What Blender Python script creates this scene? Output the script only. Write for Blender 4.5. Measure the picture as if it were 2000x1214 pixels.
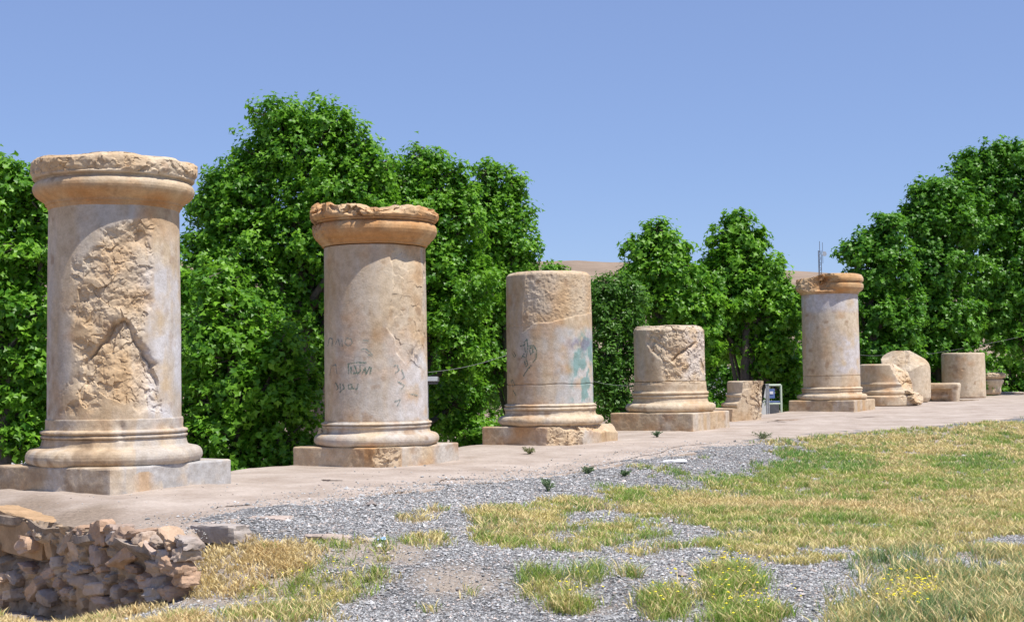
import bpy, math, numpy as np
from mathutils import Matrix, Vector
PI = math.pi
for o in list(bpy.data.objects): bpy.data.objects.remove(o)
scene = bpy.context.scene
COL = scene.collection
rng = np.random.default_rng(7)

# ------------------------------------------------------------------ camera
F = 2750.0; CX, CY = 1000.0, 607.0; CZ = 1.12
PITCH = math.radians(2.67); ROLL = -0.0148
cam = bpy.data.cameras.new('camera'); cam.sensor_width = 36.0; cam.lens = 36.0*F/2000.0
cam.clip_start = 0.1; cam.clip_end = 3000
camo = bpy.data.objects.new('camera', cam); COL.objects.link(camo)
MR = Matrix.Rotation(PI/2+PITCH, 4, 'X') @ Matrix.Rotation(ROLL, 4, 'Z')
camo.matrix_world = Matrix.Translation((0, 0, CZ)) @ MR
scene.camera = camo
scene.render.resolution_x = 1024; scene.render.resolution_y = 621
R3 = np.array(MR.to_3x3())
def project(P):
    q = (np.asarray(P, float)-np.array([0, 0, CZ])) @ R3
    d = np.maximum(-q[..., 2], 1e-3)
    return CX+F*q[..., 0]/d, CY-F*q[..., 1]/d
def ray(px, py):
    px = np.asarray(px, float); py = np.asarray(py, float)
    v = np.stack([(px-CX)/F, -(py-CY)/F, -np.ones_like(px)], -1) @ R3.T
    return v/v[..., 1:2]            # normalised to unit depth (y)
def at(px, py, Y):                  # world point seen at a photo position, Y metres away
    return ray(px, py)*np.asarray(Y, float)[..., None] + np.array([0, 0, CZ])

# ------------------------------------------------------------------ world, sun, exposure
SUN_AZ = math.radians(55); SUN_EL = math.radians(63)
S = Vector((math.sin(SUN_AZ)*math.cos(SUN_EL), -math.cos(SUN_AZ)*math.cos(SUN_EL), math.sin(SUN_EL)))
W = bpy.data.worlds.new('World'); scene.world = W; W.use_nodes = True
nt = W.node_tree; nt.nodes.clear()
sky = nt.nodes.new('ShaderNodeTexSky'); sky.sky_type = 'NISHITA'; sky.sun_disc = False
sky.sun_elevation = SUN_EL; sky.sun_rotation = math.atan2(S.x, S.y)
sky.air_density = 1.0; sky.dust_density = 1.0; sky.ozone_density = 5.0; sky.altitude = 1500
bg = nt.nodes.new('ShaderNodeBackground'); bg.inputs['Strength'].default_value = 0.11
wo = nt.nodes.new('ShaderNodeOutputWorld')
hz = nt.nodes.new('ShaderNodeMix'); hz.data_type = 'RGBA'; hz.inputs[0].default_value = .50      # flat blue mixed in to soften the sky's brightness gradient
hz.inputs[7].default_value = (1.85, 2.44, 4.75, 1); nt.links.new(sky.outputs[0], hz.inputs[6]); nt.links.new(hz.outputs[2], bg.inputs[0]); nt.links.new(bg.outputs[0], wo.inputs[0])
sl = bpy.data.lights.new('sun', 'SUN'); sl.energy = 4.2; sl.angle = math.radians(0.5); sl.color = (1, 0.95, 0.88)
so = bpy.data.objects.new('sun', sl); COL.objects.link(so)
so.rotation_euler = S.to_track_quat('Z', 'Y').to_euler(); so.location = (10, -10, 30)
scene.view_settings.view_transform = 'Standard'; scene.view_settings.look = 'None'
scene.view_settings.exposure = 0.5; scene.view_settings.gamma = 1.0

# ------------------------------------------------------------------ numpy noise
def _h(ix, iy, iz, seed):
    h = (ix.astype(np.int64)*374761393 + iy.astype(np.int64)*668265263 + iz.astype(np.int64)*2147483647*3 + seed*974711) & 0xffffffff
    h = ((h ^ (h >> 13))*1274126177) & 0xffffffff
    h = ((h ^ (h >> 16))*2246822519) & 0xffffffff
    return ((h ^ (h >> 15)) & 0xffffff)/float(0xffffff)
def vnoise(p, seed=0):
    i = np.floor(p); f = p-i; f = f*f*f*(f*(f*6-15)+10); i = i.astype(np.int64)
    x, y, z = i[..., 0], i[..., 1], i[..., 2]; r = 0
    for a in (0, 1):
        wa = f[..., 0] if a else 1-f[..., 0]
        for b in (0, 1):
            wb = f[..., 1] if b else 1-f[..., 1]
            for c in (0, 1):
                wc = f[..., 2] if c else 1-f[..., 2]
                r = r+wa*wb*wc*_h(x+a, y+b, z+c, seed)
    return r*2-1
def fbm(p, octv=4, seed=0, gain=.5):
    s = 0; a = 1; t = 0
    for k in range(octv):
        s = s+a*vnoise(p*(2.0**k)+k*17.3, seed+k); t += a; a *= gain
    return s/t
def facets(p, seed=0, tilt=1.0):     # chiselled, flat-chip displacement
    p = p+.28*np.stack([vnoise(p*1.7+9.1*k, seed+50+k) for k in (0, 1, 2)], -1)
    i = np.floor(p).astype(np.int64); best = np.full(p.shape[:-1], 1e9); val = np.zeros(p.shape[:-1])
    for a in (-1, 0, 1):
        for b in (-1, 0, 1):
            for c in (-1, 0, 1):
                q = i+np.array([a, b, c]); x, y, z = q[..., 0], q[..., 1], q[..., 2]
                o = np.stack([_h(x, y, z, seed+k) for k in (1, 2, 3)], -1)
                d = p-(q+o); dd = (d*d).sum(-1)
                g = np.stack([_h(x, y, z, seed+k)-.5 for k in (4, 5, 6)], -1)
                v = (d*g).sum(-1)*tilt*2.2+.55*(_h(x, y, z, seed+7)-.5)
                m = dd < best; best = np.where(m, dd, best); val = np.where(m, v, val)
    return val
def sstep(a, b, x):
    t = np.clip((x-a)/(b-a), 0, 1); return t*t*(3-2*t)
def poly_in(x, y, poly):             # signed distance, positive inside
    poly = np.array(poly, float); ins = np.zeros(x.shape, bool); d = np.full(x.shape, 1e9)
    for k in range(len(poly)):
        (x0, y0), (x1, y1) = poly[k-1], poly[k]
        c = ((y0 > y) != (y1 > y)) & (x < (x1-x0)*(y-y0)/((y1-y0) if y1 != y0 else 1e-9)+x0); ins ^= c
        L = (x1-x0)**2+(y1-y0)**2; t = np.clip(((x-x0)*(x1-x0)+(y-y0)*(y1-y0))/L, 0, 1)
        d = np.minimum(d, np.hypot(x-x0-t*(x1-x0), y-y0-t*(y1-y0)))
    return np.where(ins, d, -d)
def line_d(x, y, pts):
    d = np.full(x.shape, 1e9)
    for (x0, y0), (x1, y1) in zip(pts[:-1], pts[1:]):
        L = (x1-x0)**2+(y1-y0)**2; t = np.clip(((x-x0)*(x1-x0)+(y-y0)*(y1-y0))/L, 0, 1)
        d = np.minimum(d, np.hypot(x-x0-t*(x1-x0), y-y0-t*(y1-y0)))
    return d
def mix(a, b, t):
    t = np.asarray(t)[..., None]; return np.asarray(a)*(1-t)+np.asarray(b)*t

# ------------------------------------------------------------------ object helpers
def tag(o, label=None, cat=None, group=None, kind=None):
    if label: o['label'] = label
    if cat: o['category'] = cat
    if group: o['group'] = group
    if kind: o['kind'] = kind
    return o
def empty(name, loc, rz=0):
    o = bpy.data.objects.new(name, None); COL.objects.link(o); o.location = loc; o.rotation_euler = (0, 0, rz)
    o.empty_display_size = .2; return o
def mk(name, V, faces, mat, parent=None, smooth=True, cols=None, sharp=None, loc=None):
    V = np.ascontiguousarray(np.asarray(V, float).reshape(-1, 3))
    me = bpy.data.meshes.new(name)
    if not isinstance(faces, (list, tuple)): faces = [faces]
    faces = [np.asarray(f, np.int32) for f in faces if len(f)]
    li = np.concatenate([f.ravel() for f in faces])
    lt = np.concatenate([np.full(len(f), f.shape[1], np.int32) for f in faces])
    ls = np.concatenate([[0], np.cumsum(lt)[:-1]]).astype(np.int32)
    me.vertices.add(len(V)); me.vertices.foreach_set('co', V.ravel())
    me.loops.add(len(li)); me.loops.foreach_set('vertex_index', li)
    me.polygons.add(len(lt)); me.polygons.foreach_set('loop_start', ls); me.polygons.foreach_set('loop_total', lt)
    me.update(calc_edges=True); me.validate()
    me.polygons.foreach_set('use_smooth', np.full(len(me.polygons), smooth))
    if sharp: me.set_sharp_from_angle(angle=math.radians(sharp))
    if cols is not None:
        a = me.color_attributes.new('col', 'FLOAT_COLOR', 'POINT')
        c = np.ones((len(V), 4)); c[:, :cols.shape[-1]] = cols.reshape(len(V), -1); a.data.foreach_set('color', c.ravel())
    me.materials.append(mat)
    o = bpy.data.objects.new(name, me); COL.objects.link(o)
    if parent: o.parent = parent
    if loc is not None: o.location = loc
    return o
def gridfaces(m, n, wrap=True, base=0):
    i = np.arange(m-1)[:, None]; j = np.arange(n if wrap else n-1)[None, :]; j2 = (j+1) % n
    return (np.stack([i*n+j, i*n+j2, (i+1)*n+j2, (i+1)*n+j], -1).reshape(-1, 4)+base)
class MB:                            # collects tubes and boxes into one mesh
    def __init__(s): s.V = []; s.Q = []; s.T = []; s.n = 0
    def add(s, V, Q=None, T=None):
        V = np.asarray(V, float).reshape(-1, 3)
        if Q is not None and len(Q): s.Q.append(np.asarray(Q)+s.n)
        if T is not None and len(T): s.T.append(np.asarray(T)+s.n)
        s.V.append(V); s.n += len(V)
    def box(s, c, d, R=None, bev=0.0):
        x, y, z = np.array(d)/2.0
        b = min(bev, x*.4, y*.4, z*.4) if bev else 0
        if b:
            P = []
            for (sx, sy) in ((1, 1), (-1, 1), (-1, -1), (1, -1)):
                pr = [(sx*x, sy*(y-b)), (sx*(x-b), sy*y)]
                if sx*sy < 0: pr = pr[::-1]
                P += pr
            P = np.array(P); Pin = P*np.array([(x-b)/x, (y-b)/y])
            V = np.concatenate([np.c_[Pin, np.full(8, -z)], np.c_[P, np.full(8, -z+b)], np.c_[P, np.full(8, z-b)], np.c_[Pin, np.full(8, z)]])
            Q = gridfaces(4, 8); T = [[0, k+1, k] for k in range(1, 7)]+[[24, 24+k, 25+k] for k in range(1, 7)]
        else:
            V = np.array([[sx*x, sy*y, sz*z] for sz in (-1, 1) for sx, sy in ((1, 1), (-1, 1), (-1, -1), (1, -1))])
            Q = [[0, 1, 5, 4], [1, 2, 6, 5], [2, 3, 7, 6], [3, 0, 4, 7], [4, 5, 6, 7], [3, 2, 1, 0]]; T = []
        if R is not None: V = V @ np.array(R).T
        s.add(V+np.array(c), Q, T)
    def tube(s, P, r, n=6):
        P = np.asarray(P, float); m = len(P); r = np.broadcast_to(r, (m,)) if np.ndim(r) <= 1 else r
        D = np.gradient(P, axis=0); D /= np.linalg.norm(D, axis=1)[:, None]+1e-9
        ref = np.array([0, 0, 1.0]) if abs(D[:, 2]).mean() < .8 else np.array([1.0, 0, 0])
        A = np.cross(D, ref); A /= np.linalg.norm(A, axis=1)[:, None]+1e-9; B = np.cross(D, A)
        t = np.arange(n)*2*PI/n
        V = P[:, None]+r[:, None, None]*(A[:, None]*np.cos(t)[None, :, None]+B[:, None]*np.sin(t)[None, :, None])
        s.add(V, gridfaces(m, n)[:, ::-1], [[0, k, k+1] for k in range(1, n-1)]+[[(m-1)*n, (m-1)*n+k+1, (m-1)*n+k] for k in range(1, n-1)])
    def build(s, name, mat, parent=None, smooth=False, sharp=None, loc=None, cols=None):
        V = np.concatenate(s.V)
        if loc is not None: V = V-np.array(loc)
        return mk(name, V, [np.concatenate(x) for x in (s.Q, s.T) if x], mat, parent, smooth, cols, sharp, loc)

# ------------------------------------------------------------------ materials
def newmat(name):
    m = bpy.data.materials.new(name); m.use_nodes = True; t = m.node_tree; b = t.nodes['Principled BSDF']; return m, t, b
def N(t, typ, **k):
    n = t.nodes.new('ShaderNode'+typ)
    for a, v in k.items():
        if a in n.inputs: n.inputs[a].default_value = v
        else: setattr(n, a, v)
    return n
def noise_n(t, scale, detail=6, rough=.6, co=None):
    n = t.nodes.new('ShaderNodeTexNoise'); n.inputs['Scale'].default_value = scale; n.inputs['Detail'].default_value = detail
    n.inputs['Roughness'].default_value = rough
    if co: t.links.new(co, n.inputs['Vector'])
    return n
def ramp(t, src, a, b, ca=(0, 0, 0, 1), cb=(1, 1, 1, 1)):
    r = t.nodes.new('ShaderNodeValToRGB'); r.color_ramp.elements[0].position = a; r.color_ramp.elements[1].position = b
    r.color_ramp.elements[0].color = ca; r.color_ramp.elements[1].color = cb; t.links.new(src, r.inputs[0]); return r
def mixc(t, f, a, b, mode='MIX'):
    m = t.nodes.new('ShaderNodeMix'); m.data_type = 'RGBA'; m.blend_type = mode
    for k, v in ((0, f), (6, a), (7, b)):
        if hasattr(v, 'is_output'): t.links.new(v, m.inputs[k])
        else: m.inputs[k].default_value = v if k else v
    return m.outputs[2]
def bump(t, b, h, strength, dist, prev=None):
    n = t.nodes.new('ShaderNodeBump'); n.inputs['Strength'].default_value = strength; n.inputs['Distance'].default_value = dist
    t.links.new(h, n.inputs['Height'])
    if prev: t.links.new(prev, n.inputs['Normal'])
    t.links.new(n.outputs[0], b.inputs['Normal']); return n.outputs[0]
def simple(name, col, rough=.7, metal=0, nscale=12, var=.15, bs=.2):
    m, t, b = newmat(name); co = N(t, 'TexCoord').outputs['Object']; n = noise_n(t, nscale, 5, .6, co)
    r = ramp(t, n.outputs[0], .3, .7, tuple(c*(1-var) for c in col)+(1,), tuple(min(1, c*(1+var)) for c in col)+(1,))
    t.links.new(r.outputs[0], b.inputs['Base Color']); b.inputs['Roughness'].default_value = rough; b.inputs['Metallic'].default_value = metal
    bump(t, b, n.outputs[0], bs, .01); return m
def stone_mat(name, fine=1.0):
    m, t, b = newmat(name); co = N(t, 'TexCoord').outputs['Object']
    at_ = t.nodes.new('ShaderNodeVertexColor'); at_.layer_name = 'col'
    n1 = noise_n(t, 45, 8, .7, co); n2 = noise_n(t, 9, 6, .65, co); n3 = noise_n(t, 160, 4, .7, co)
    r1 = ramp(t, n1.outputs[0], .28, .72, (.84, .82, .80, 1), (1.12, 1.11, 1.10, 1))
    c = mixc(t, 1.0, at_.outputs[0], r1.outputs[0], 'MULTIPLY')
    r2 = ramp(t, n2.outputs[0], .3, .75, (.78, .74, .69, 1), (1.14, 1.14, 1.14, 1))
    c = mixc(t, 1.0, c, r2.outputs[0], 'MULTIPLY')
    pit = ramp(t, n1.outputs[0], .70, .78, (0, 0, 0, 1), (1, 1, 1, 1))      # dark pits and lichen specks
    c = mixc(t, pit.outputs[0], c, (.20, .15, .11, 1))
    t.links.new(c, b.inputs['Base Color']); b.inputs['Roughness'].default_value = .85
    b.inputs['Specular IOR Level'].default_value = .25
    p = bump(t, b, n2.outputs[0], .35*fine, .02); p = bump(t, b, n1.outputs[0], .5*fine, .008, p); bump(t, b, n3.outputs[0], .35*fine, .003, p)
    return m
M_STONE = stone_mat('weathered limestone'); M_RUBBLE = stone_mat('rubble stone', 1.6)

def leaf_mat(name, dark, light, trans=.5, rough=.42):
    m, t, b = newmat(name); at_ = t.nodes.new('ShaderNodeVertexColor'); at_.layer_name = 'col'
    sp = t.nodes.new('ShaderNodeSeparateColor'); t.links.new(at_.outputs[0], sp.inputs[0])
    r = ramp(t, sp.outputs[0], 0, 1, dark+(1,), light+(1,)); t.links.new(r.outputs[0], b.inputs['Base Color'])
    b.inputs['Roughness'].default_value = rough; b.inputs['Specular IOR Level'].default_value = .45
    tr = t.nodes.new('ShaderNodeBsdfTranslucent'); g = mixc(t, .5, r.outputs[0], (.16, .34, .02, 1)); t.links.new(g, tr.inputs[0])
    mx = t.nodes.new('ShaderNodeMixShader'); mx.inputs[0].default_value = trans
    out = [n for n in t.nodes if n.type == 'OUTPUT_MATERIAL'][0]
    t.links.new(b.outputs[0], mx.inputs[1]); t.links.new(tr.outputs[0], mx.inputs[2]); t.links.new(mx.outputs[0], out.inputs[0]); return m
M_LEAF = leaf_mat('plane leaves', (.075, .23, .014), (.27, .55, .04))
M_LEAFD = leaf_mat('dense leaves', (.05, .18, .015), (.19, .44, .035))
M_LEAFF = leaf_mat('fine leaves', (.06, .17, .018), (.15, .33, .04))
M_BARK = simple('bark', (.11, .09, .07), .9, 0, 20, .4, .6)
M_TWIG = simple('twig', (.30, .24, .17), .85, 0, 30, .3, .3)
mg, t_, b_ = newmat('grass'); a_ = t_.nodes.new('ShaderNodeVertexColor'); a_.layer_name = 'col'
t_.links.new(a_.outputs[0], b_.inputs['Base Color']); b_.inputs['Roughness'].default_value = .6
tr_ = t_.nodes.new('ShaderNodeBsdfTranslucent'); t_.links.new(a_.outputs[0], tr_.inputs[0]); mx_ = t_.nodes.new('ShaderNodeMixShader'); mx_.inputs[0].default_value = .3
o_ = [n for n in t_.nodes if n.type == 'OUTPUT_MATERIAL'][0]
t_.links.new(b_.outputs[0], mx_.inputs[1]); t_.links.new(tr_.outputs[0], mx_.inputs[2]); t_.links.new(mx_.outputs[0], o_.inputs[0])
M_GRASS = mg

# ------------------------------------------------------------------ the lie of the land
P1 = np.array([-4.435, 15.7]); BETA = math.radians(31.5)
U = np.array([math.sin(BETA), math.cos(BETA)]); VV = np.array([math.cos(BETA), -math.sin(BETA)])
def ab(x, y): dx = x-P1[0]; dy = y-P1[1]; return dx*U[0]+dy*U[1], dx*VV[0]+dy*VV[1]
def xy(a, b): return P1[0]+a*U[0]+b*VV[0], P1[1]+a*U[1]+b*VV[1]
def zt(a): return np.interp(a, [-5, 0, 4.8, 9.7, 14.5, 24, 38, 60], [-.04, -.015, -.07, .0, .045, .125, .165, .18])
def edge(a): return np.interp(a, [-4, -2.6, -2, -1.2, -.2, .8, 2, 9, 13, 21, 40, 60], [3.9, 3.75, 3.68, 3.5, 3.38, 3.15, 3.2, 3.1, 3.2, 5.3, 9, 12])
def aend(b): return -1.85-.27*b
def terrace_z(a, b):
    p = np.stack([a*.9, b*.9, np.zeros_like(a)], -1)
    z = zt(a)+.022*fbm(p, 4, 3)+.008*fbm(p*5, 3, 9)
    z = z-.05*sstep(1.2, 3.4, b)
    z = z-.07*sstep(.6, -.25, a-aend(b))*(1+.6*fbm(p*3, 2, 8))
    return z
def ground_z(x, y, det=True):
    a, b = ab(x, y); e = edge(a)
    d = np.maximum(b-e, 0)
    z = zt(a)-.055-.42*(1-np.exp(-d/4.2))
    z = z-.0*a
    far = sstep(12, 30, a); z = z*(1-far)+(zt(a)-.07-.10*(1-np.exp(-d/6)))*far
    w = sstep(.2, -2.6, a)
    wb_ = sstep(3.2, 4.1, b); w = sstep(.6, -.05, a-aend(b))*(1-wb_)+sstep(-1.75, -3.2, a)*wb_
    low = np.interp(b, [-2, .5, 2.4, 3.3, 4.2, 5, 7.5, 10], [-1.06, -.93, -.87, -.74, -.56, -.48, -.49, -.48])
    lowm = np.interp(b, [7, 11], [1, 0])
    z = z*(1-w*lowm)+w*lowm*(low-.04)
    z = z+np.minimum(-.20-z, .6).clip(0)*np.exp(-((a+2.15)/.75)**2-((b-4.15)/.60)**2)
    # below the terrace and behind it the land drops away
    inner = sstep(.4, 1.6, e-b)*(a > aend(b)-.2)*sstep(-.5, .5, a-aend(b))
    z = z-inner*.6
    z = z+sstep(1.5, -4.5, b)*(-3.1-z)
    if det:
        p = np.stack([x*.8, y*.8, np.zeros_like(x)], -1)
        z = z+.035*fbm(p, 4, 21)*(1+0*x)+.010*fbm(p*7, 2, 22)
    return z
def hit(px, py, f=ground_z):
    r = ray(px, py); lo = np.full(np.shape(px), 5.0); Y = lo.copy(); done = np.zeros(np.shape(px), bool)
    for k in range(900):
        x, z = r[..., 0]*Y, CZ+r[..., 2]*Y
        g = f(x, Y); done |= z <= g
        Y = np.where(done, Y, Y*1.004)
        if done.all(): break
    return r*Y[..., None]+np.array([0, 0, CZ])
def on_terrace(px, py):
    def f(x, y): a, b = ab(x, y); return terrace_z(a, b)
    return hit(np.atleast_1d(float(px)), np.atleast_1d(float(py)), f)[0]
def on_ground(px, py):
    def f(x, y): return ground_z(x, y, False)
    return hit(np.atleast_1d(float(px)), np.atleast_1d(float(py)), f)[0]

# ------------------------------------------------------------------ ground
def E(x, y, cx, cy, rx, ry): return 1-np.hypot((x-cx)/rx, (y-cy)/ry)
FIELD = [(1180, 985), (1170, 950), (1330, 925), (1440, 915), (1500, 895), (1440, 872), (1500, 850), (1560, 838), (1780, 822), (2060, 806), (2060, 1055), (1850, 1058), (1700, 1072), (1580, 1085), (1450, 1075), (1330, 1040), (1200, 1030)]
BANK = [(270, 1130), (330, 1070), (400, 1058), (480, 1022), (600, 1040), (640, 1075), (600, 1110), (470, 1150), (330, 1180), (220, 1190), (-60, 1176), (-60, 1420), (330, 1420), (400, 1205), (300, 1150)]
RIGHTP = [(1680, 1105), (1850, 1068), (2060, 1062), (2060, 1420), (1560, 1420), (1660, 1195), (1720, 1150)]
def cover(px, py, nz):               # ground cover at photo positions: density and kind of growth
    fq = np.stack([px/26., py/11., 0*px], -1); hf = fbm(fq, 3, 95)*1.5
    d_field = poly_in(px, py, FIELD)/42+nz*.8+.08+hf*.35
    d_bank = poly_in(px, py, BANK)/34+nz*.9+hf*.3
    d_right = poly_in(px, py, RIGHTP)/60+nz*1.2-.15+hf*.4
    p2 = np.maximum(E(px, py, 1010, 1025, 115, 42), E(px, py, 1110, 990, 110, 20))*3+nz
    p2 = np.maximum(p2, E(px, py, 1180, 1045, 130, 40)*2.2+nz)
    p3 = np.maximum.reduce([E(px, py, 810, 1016, 40, 10), E(px, py, 830, 1055, 60, 14), E(px, py, 660, 1066, 130, 16), E(px, py, 845, 1000, 35, 6)])*2+nz-.1
    p5 = np.maximum.reduce([E(px, py, 575, 1135, 75, 34), E(px, py, 720, 1130, 75, 18), E(px, py, 665, 1100, 32, 14), E(px, py, 620, 1160, 150, 26), E(px, py, 740, 1095, 30, 7)])*2.2+nz-.1
    p6 = np.maximum.reduce([E(px, py, 1065, 1148, 78, 34), E(px, py, 1145, 1130, 60, 30), E(px, py, 1110, 1185, 80, 22)])*2.6+nz
    p7 = np.maximum.reduce([E(px, py, 1420, 1150, 75, 46), E(px, py, 1300, 1172, 70, 34), E(px, py, 1440, 1195, 90, 24), E(px, py, 1230, 1125, 30, 10)])*2.6+nz
    p8 = np.maximum.reduce([E(px, py, 540, 1205, 130, 18), E(px, py, 850, 1196, 45, 8), E(px, py, 1245, 1080, 60, 12), E(px, py, 920, 1163, 18, 8), E(px, py, 10, 1150, 60, 50), E(px, py, 1290, 1072, 60, 10)])*2.4+nz
    p2, p3, p5, p6, p7, p8 = [v*.75+hf*.35 for v in (p2, p3, p5, p6, p7, p8)]
    return d_field, d_bank, d_right, p2, p3, p5, p6, p7, p8
def warp(x, y):
    q = np.stack([x*1.1, y*1.1, np.zeros_like(x)], -1); return fbm(q, 4, 31)*1.6
def axis(lo, hi, step, outer, k=1.22):
    a = list(np.arange(lo, hi, step)); s = step; v = a[-1]
    while v < outer[1]: s *= k; v += s; a.append(v)
    s = step; v = a[0]; pre = []
    while v > outer[0]: s *= k; v -= s; pre.append(v)
    return np.array(pre[::-1]+a)
def ground_masks(x, y):
    z = ground_z(x, y, False); px, py = project(np.stack([x, y, z], -1)); nz = warp(x, y)
    c = cover(px, py, nz); g = np.maximum.reduce([np.clip(v, 0, 1) for v in c]); g = g*(y > 5)
    a, b = ab(x, y)
    soil = np.maximum.reduce([E(px, py, 900, 1140, 130, 45), E(px, py, 740, 1075, 130, 30), E(px, py, 420, 1130, 160, 70)*1.5])*1.8+nz*.8
    soil = np.maximum(np.clip(soil, 0, 1)*.8, g*.85)
    soil = np.where((b < 0) | ((a < aend(b)) & (b < 3.6)), 1, soil)
    soil = np.where(y < 5, .4, soil)
    return g, soil, c, px, py
gx = axis(-7.5, 15, .07, (-900, 900)); gy = axis(6.5, 34, .07, (-300, 1500))
GX, GY = np.meshgrid(gx, gy); GZ = ground_z(GX, GY)
# hills behind
hx = GX; ridge = np.interp(GX/np.maximum(GY, 1), [-.5, 0.0, .07, .20, .30, .6], [.092, .080, .0765, .0715, .065, .06])
hz = sstep(130, 420, GY)*ridge*420+CZ*0
hz = hz+sstep(130, 300, GY)*6*fbm(np.stack([GX/60, GY/60, 0*GX], -1), 5, 41)*(1-.75*sstep(300, 420, GY))
GZ = np.where(GY > 130, np.maximum(GZ+hz+4*sstep(130, 420, GY), -3.2), GZ)
gm, soil, cv, ppx, ppy = ground_masks(GX, GY)
hillm = sstep(60, 150, GY)
m, t, b = newmat('ground'); co = N(t, 'TexCoord').outputs['Object']
vc = t.nodes.new('ShaderNodeVertexColor'); vc.layer_name = 'col'; sp = t.nodes.new('ShaderNodeSeparateColor'); t.links.new(vc.outputs[0], sp.inputs[0])
vor = t.nodes.new('ShaderNodeTexVoronoi'); vor.inputs['Scale'].default_value = 34; t.links.new(co, vor.inputs['Vector'])
sv = t.nodes.new('ShaderNodeSeparateColor'); t.links.new(vor.outputs['Color'], sv.inputs[0])
gr = ramp(t, sv.outputs[0], 0, 1, (.13, .135, .14, 1), (.50, .50, .50, 1)); gr.color_ramp.elements.new(.55).color = (.27, .275, .28, 1)
vr = ramp(t, vor.outputs['Distance'], .25, .6, (1, 1, 1, 1), (.45, .43, .42, 1))
gcol = mixc(t, 1.0, gr.outputs[0], vr.outputs[0], 'MULTIPLY')
ns = noise_n(t, 3, 8, .7, co); nf = noise_n(t, 40, 6, .7, co)
so_ = ramp(t, nf.outputs[0], .3, .7, (.24, .19, .14, 1), (.50, .42, .34, 1))
gmix = mixc(t, ramp(t, ns.outputs[0], .55, .75).outputs[0], gcol, so_.outputs[0])
c = mixc(t, sp.outputs[0], gmix, so_.outputs[0])
c = mixc(t, sp.outputs[1], c, ramp(t, noise_n(t, .05, 10, .75, co).outputs[0], .3, .7, (.17, .13, .09, 1), (.36, .27, .20, 1)).outputs[0])
t.links.new(c, b.inputs['Base Color']); b.inputs['Roughness'].default_value = .95; b.inputs['Specular IOR Level'].default_value = .15
p = bump(t, b, nf.outputs[0], .6, .02); bump(t, b, vor.outputs['Distance'], -.5 if False else .5, .01, p)
gc = np.stack([soil*1.0, hillm, gm], -1)
tag(mk('ground', np.stack([GX, GY, GZ], -1), gridfaces(len(gy), len(gx), False), m, None, True, gc), kind='structure')

# ------------------------------------------------------------------ terrace of pinkish mortar
M_TER, t, b = newmat('terrace mortar'); co = N(t, 'TexCoord').outputs['Object']
n1 = noise_n(t, 1.3, 8, .65, co); n2 = noise_n(t, 26, 8, .7, co); n3 = noise_n(t, 90, 4, .7, co)
r1 = ramp(t, n1.outputs[0], .33, .66, (.34, .275, .225, 1), (.50, .43, .37, 1))
r2 = ramp(t, n2.outputs[0], .3, .72, (.80, .78, .76, 1), (1.12, 1.12, 1.12, 1))
c = mixc(t, 1.0, r1.outputs[0], r2.outputs[0], 'MULTIPLY')
vc = t.nodes.new('ShaderNodeVertexColor'); vc.layer_name = 'col'; sp = t.nodes.new('ShaderNodeSeparateColor'); t.links.new(vc.outputs[0], sp.inputs[0])
sk_ = ramp(t, n3.outputs[0], .66, .74, (0, 0, 0, 1), (.7, .7, .7, 1)); c = mixc(t, sk_.outputs[0], c, (.17, .13, .10, 1))
c = mixc(t, sp.outputs[0], c, ramp(t, n2.outputs[0], .3, .7, (.15, .115, .085, 1), (.34, .265, .20, 1)).outputs[0])
t.links.new(c, b.inputs['Base Color']); b.inputs['Roughness'].default_value = .9; b.inputs['Specular IOR Level'].default_value = .2
p = bump(t, b, n1.outputs[0], .3, .05); p = bump(t, b, n2.outputs[0], .35, .012, p); bump(t, b, n3.outputs[0], .3, .004, p)
ta = np.concatenate([np.arange(0, 12, .05), np.arange(12, 34, .09), np.arange(34, 68, .25)])      # distance from the broken end
tb = np.concatenate([np.linspace(-1.2, 6.2, 130), np.linspace(6.5, 13, 16)])
TA, TB = np.meshgrid(ta, tb, indexing='ij')
back = np.interp(TA, [0, 2, 8, 40, 44, 48, 70], [-1.0, -1.0, -1.25, -1.2, -.9, .8, 1.2])
TB2 = np.where(TB < 0, TB/-1.2*-1*back*-1, TB); TB2 = np.where(TB < 0, back*(TB/-1.2), TB)
q = np.stack([TB2*1.5, TA*1.5, 0*TA], -1)
A0 = aend(TB2)-.24+.16*fbm(q*1.3, 3, 77)*np.exp(-TA*1.5); AA = A0+TA
TZ = terrace_z(AA, TB2)
ed = edge(AA)+.16*fbm(np.stack([AA*1.3, 0*AA, 0*AA+3], -1), 4, 52)
TZ = TZ-(.35+.5*sstep(0, -2, AA))*sstep(-.04, .34, TB2-ed)
TZ = TZ-.06*sstep(.35, 0, TB2-back)
rows = []; 
for k, (dz, da) in enumerate([(-3.2, .2), (-1.3, .2), (-.95, .2), (-.6, .18), (-.35, .12), (-.15, .0), (-.06, -.09)]):
    qq = np.stack([tb*2.3, 0*tb+k*1.7, 0*tb], -1)
    zz = np.minimum(TZ[0]+dz+(.05*fbm(qq, 3, 61) if k > 1 else 0), TZ[0]-.02)
    aa = A0[0]+da+.10*fbm(qq, 3, 62)+.1
    x_, y_ = xy(aa-.0, TB2[0]); rows.append(np.stack([x_, y_, zz], -1))
X_, Y_ = xy(AA, TB2); top = np.stack([X_, Y_, TZ], -1)
G = np.concatenate([np.array(rows), top], 0)
sk = G[:, :1].copy(); sk[..., 2] = -3.3; G = np.concatenate([sk, G], 1)
dirt = np.zeros(G.shape[:2]); dirt[:7] = 1
dirt[7:] = 0; nd = fbm(np.stack([G[..., 0]*2.1, G[..., 1]*2.1, 0*dirt], -1), 4, 66)
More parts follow.
